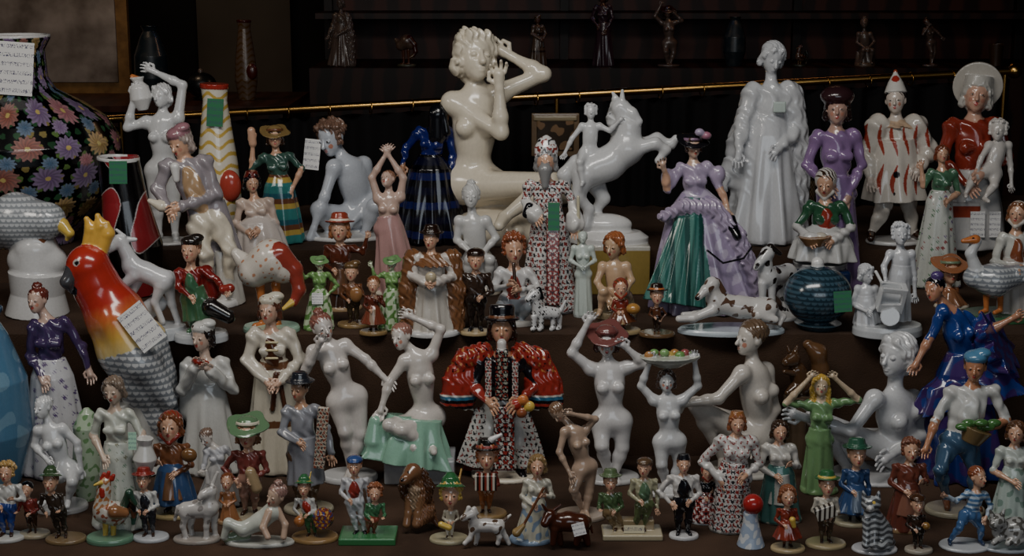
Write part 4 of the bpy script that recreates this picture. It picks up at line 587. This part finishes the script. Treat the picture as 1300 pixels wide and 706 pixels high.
bpy.ops.mesh.primitive_uv_sphere_add(radius=.018,location=b); o=bpy.context.object; o.name='finial'; o.data.materials.append(brass); o.parent=rr; o.location-=rr.location
N=700; vs=[];fs=[]
for i in range(N):
    t=i/(N-1); p=a+(b-a)*t; y=1.425+.012*math.sin(t*230+2*math.sin(t*31))+.006*math.sin(t*97)
    vs+=[(p[0],y,p[2]-.022),(p[0],y+.004*math.sin(t*60),BK+.002)]
    if i: fs.append((2*i-2,2*i-1,2*i+1,2*i))
me=bpy.data.meshes.new('cafe_curtain'); me.from_pydata(vs,[],fs); me.shade_smooth(); me.materials.append(pm('dark_curtain','0c0a0c','141114',6,.95)); o=bpy.data.objects.new('cafe_curtain',me); bpy.context.collection.objects.link(o)
cb=empty('display_cabinet',(.4,3.2,FL))
z0=at(0,84,3.1)[2]
bx('counter',-.7,1.9,3.0,3.5,FL,z0,wood,cb)
for x in (-.7,.18,1.05,1.88): bx('post',x,x+.03,3.46,3.5,z0,z0+.8,wood,cb)
for z in (.16,.36): bx('shelf_board',-.7,1.9,3.2,3.5,z0+z,z0+z+.02,wood,cb)
bx('back_panel',-.7,1.9,3.5,3.52,z0,z0+.8,pm('reddish_wood','2a130c','4a2214',3,.5,0,1),cb)
sb=empty('sideboard',(-1.2,2.9,FL)); bx('body',-1.9,-.75,2.7,3.2,FL,z0-.12,wood,sb)
bx('top',-1.92,-.73,2.68,3.22,z0-.12,z0-.1,pm('sideboard_top','3a2014','48281a',4,.4,0,1),sb)
fp=empty('framed_painting',(-1.55,3.15,z0-.1)); bx('frame',-1.85,-1.36,3.16,3.19,z0-.1,z0+.34,pm('gilt_frame','6a4a22','8a6430',30,.4),fp); bx('canvas',-1.81,-1.40,3.15,3.16,z0-.06,z0+.30,pm('painted_canvas','a0948a','4a3c32',7,.7),fp)
bx('door_1',-1.35,-.95,4.3,4.38,FL,1.4,pm('door_beige','4a3e30','5a4c3c',3,.7))
# armchair-like warm lamp on the counter, right side
names={o.name:o for o in FIGS}; dk=mat('background_dimmed_glaze',.35,.3,1)  # same glaze with its colour darkened, painted-in dimness for the background copies
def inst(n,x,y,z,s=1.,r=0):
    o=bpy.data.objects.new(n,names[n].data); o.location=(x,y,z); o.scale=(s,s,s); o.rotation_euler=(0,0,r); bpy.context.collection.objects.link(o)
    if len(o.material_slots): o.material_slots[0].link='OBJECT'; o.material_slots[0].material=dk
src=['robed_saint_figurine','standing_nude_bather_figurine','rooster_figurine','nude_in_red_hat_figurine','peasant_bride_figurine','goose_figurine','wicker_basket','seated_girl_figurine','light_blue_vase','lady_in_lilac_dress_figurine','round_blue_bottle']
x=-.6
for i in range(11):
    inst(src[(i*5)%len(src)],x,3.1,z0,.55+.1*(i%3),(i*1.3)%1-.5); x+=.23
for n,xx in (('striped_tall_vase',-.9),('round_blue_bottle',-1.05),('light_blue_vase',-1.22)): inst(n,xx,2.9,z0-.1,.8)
cam=bpy.data.cameras.new('camera'); co=bpy.data.objects.new('camera',cam); bpy.context.collection.objects.link(co); co.location=CAM; co.rotation_euler=(math.pi/2-PT,0,0); cam.sensor_width=36; cam.lens=36*FP/1300; bpy.context.scene.camera=co
def area(n,loc,tgt,sx,sy,e,c):
    l=bpy.data.lights.new(n,'AREA'); l.shape='RECTANGLE'; l.size=sx; l.size_y=sy; l.energy=e; l.color=c; o=bpy.data.objects.new(n,l); bpy.context.collection.objects.link(o); o.location=loc
    o.rotation_euler=(Vector(tgt)-Vector(loc)).to_track_quat('-Z','Y').to_euler()
area('window_display_light',(-.1,-.55,1.7),(0,.5,.0),1.3,.3,19,(1,.96,.9)); area('street_daylight',(.4,-3.3,1.2),(0,.3,.0),2.4,.9,17,(.84,.92,1)); area('left_spot_light',(-1.5,-.4,1.4),(-.1,.6,.1),.35,.35,5,(1,.92,.82))
area('shop_lamp',(.9,2.7,1.75),(.9,3.3,.5),.5,.3,2.2,(1,.55,.3)); area('shop_lamp_warm',(-1.4,2.5,1.6),(-1.5,3.1,.5),.3,.3,2.2,(1,.7,.45)); area('shop_lamp_blue',(.25,3.0,1.7),(.25,3.5,.8),.2,.2,.8,(.3,.45,1))
w=bpy.data.worlds.new('w'); bpy.context.scene.world=w; w.use_nodes=True; w.node_tree.nodes['Background'].inputs[0].default_value=(.02,.025,.03,1)
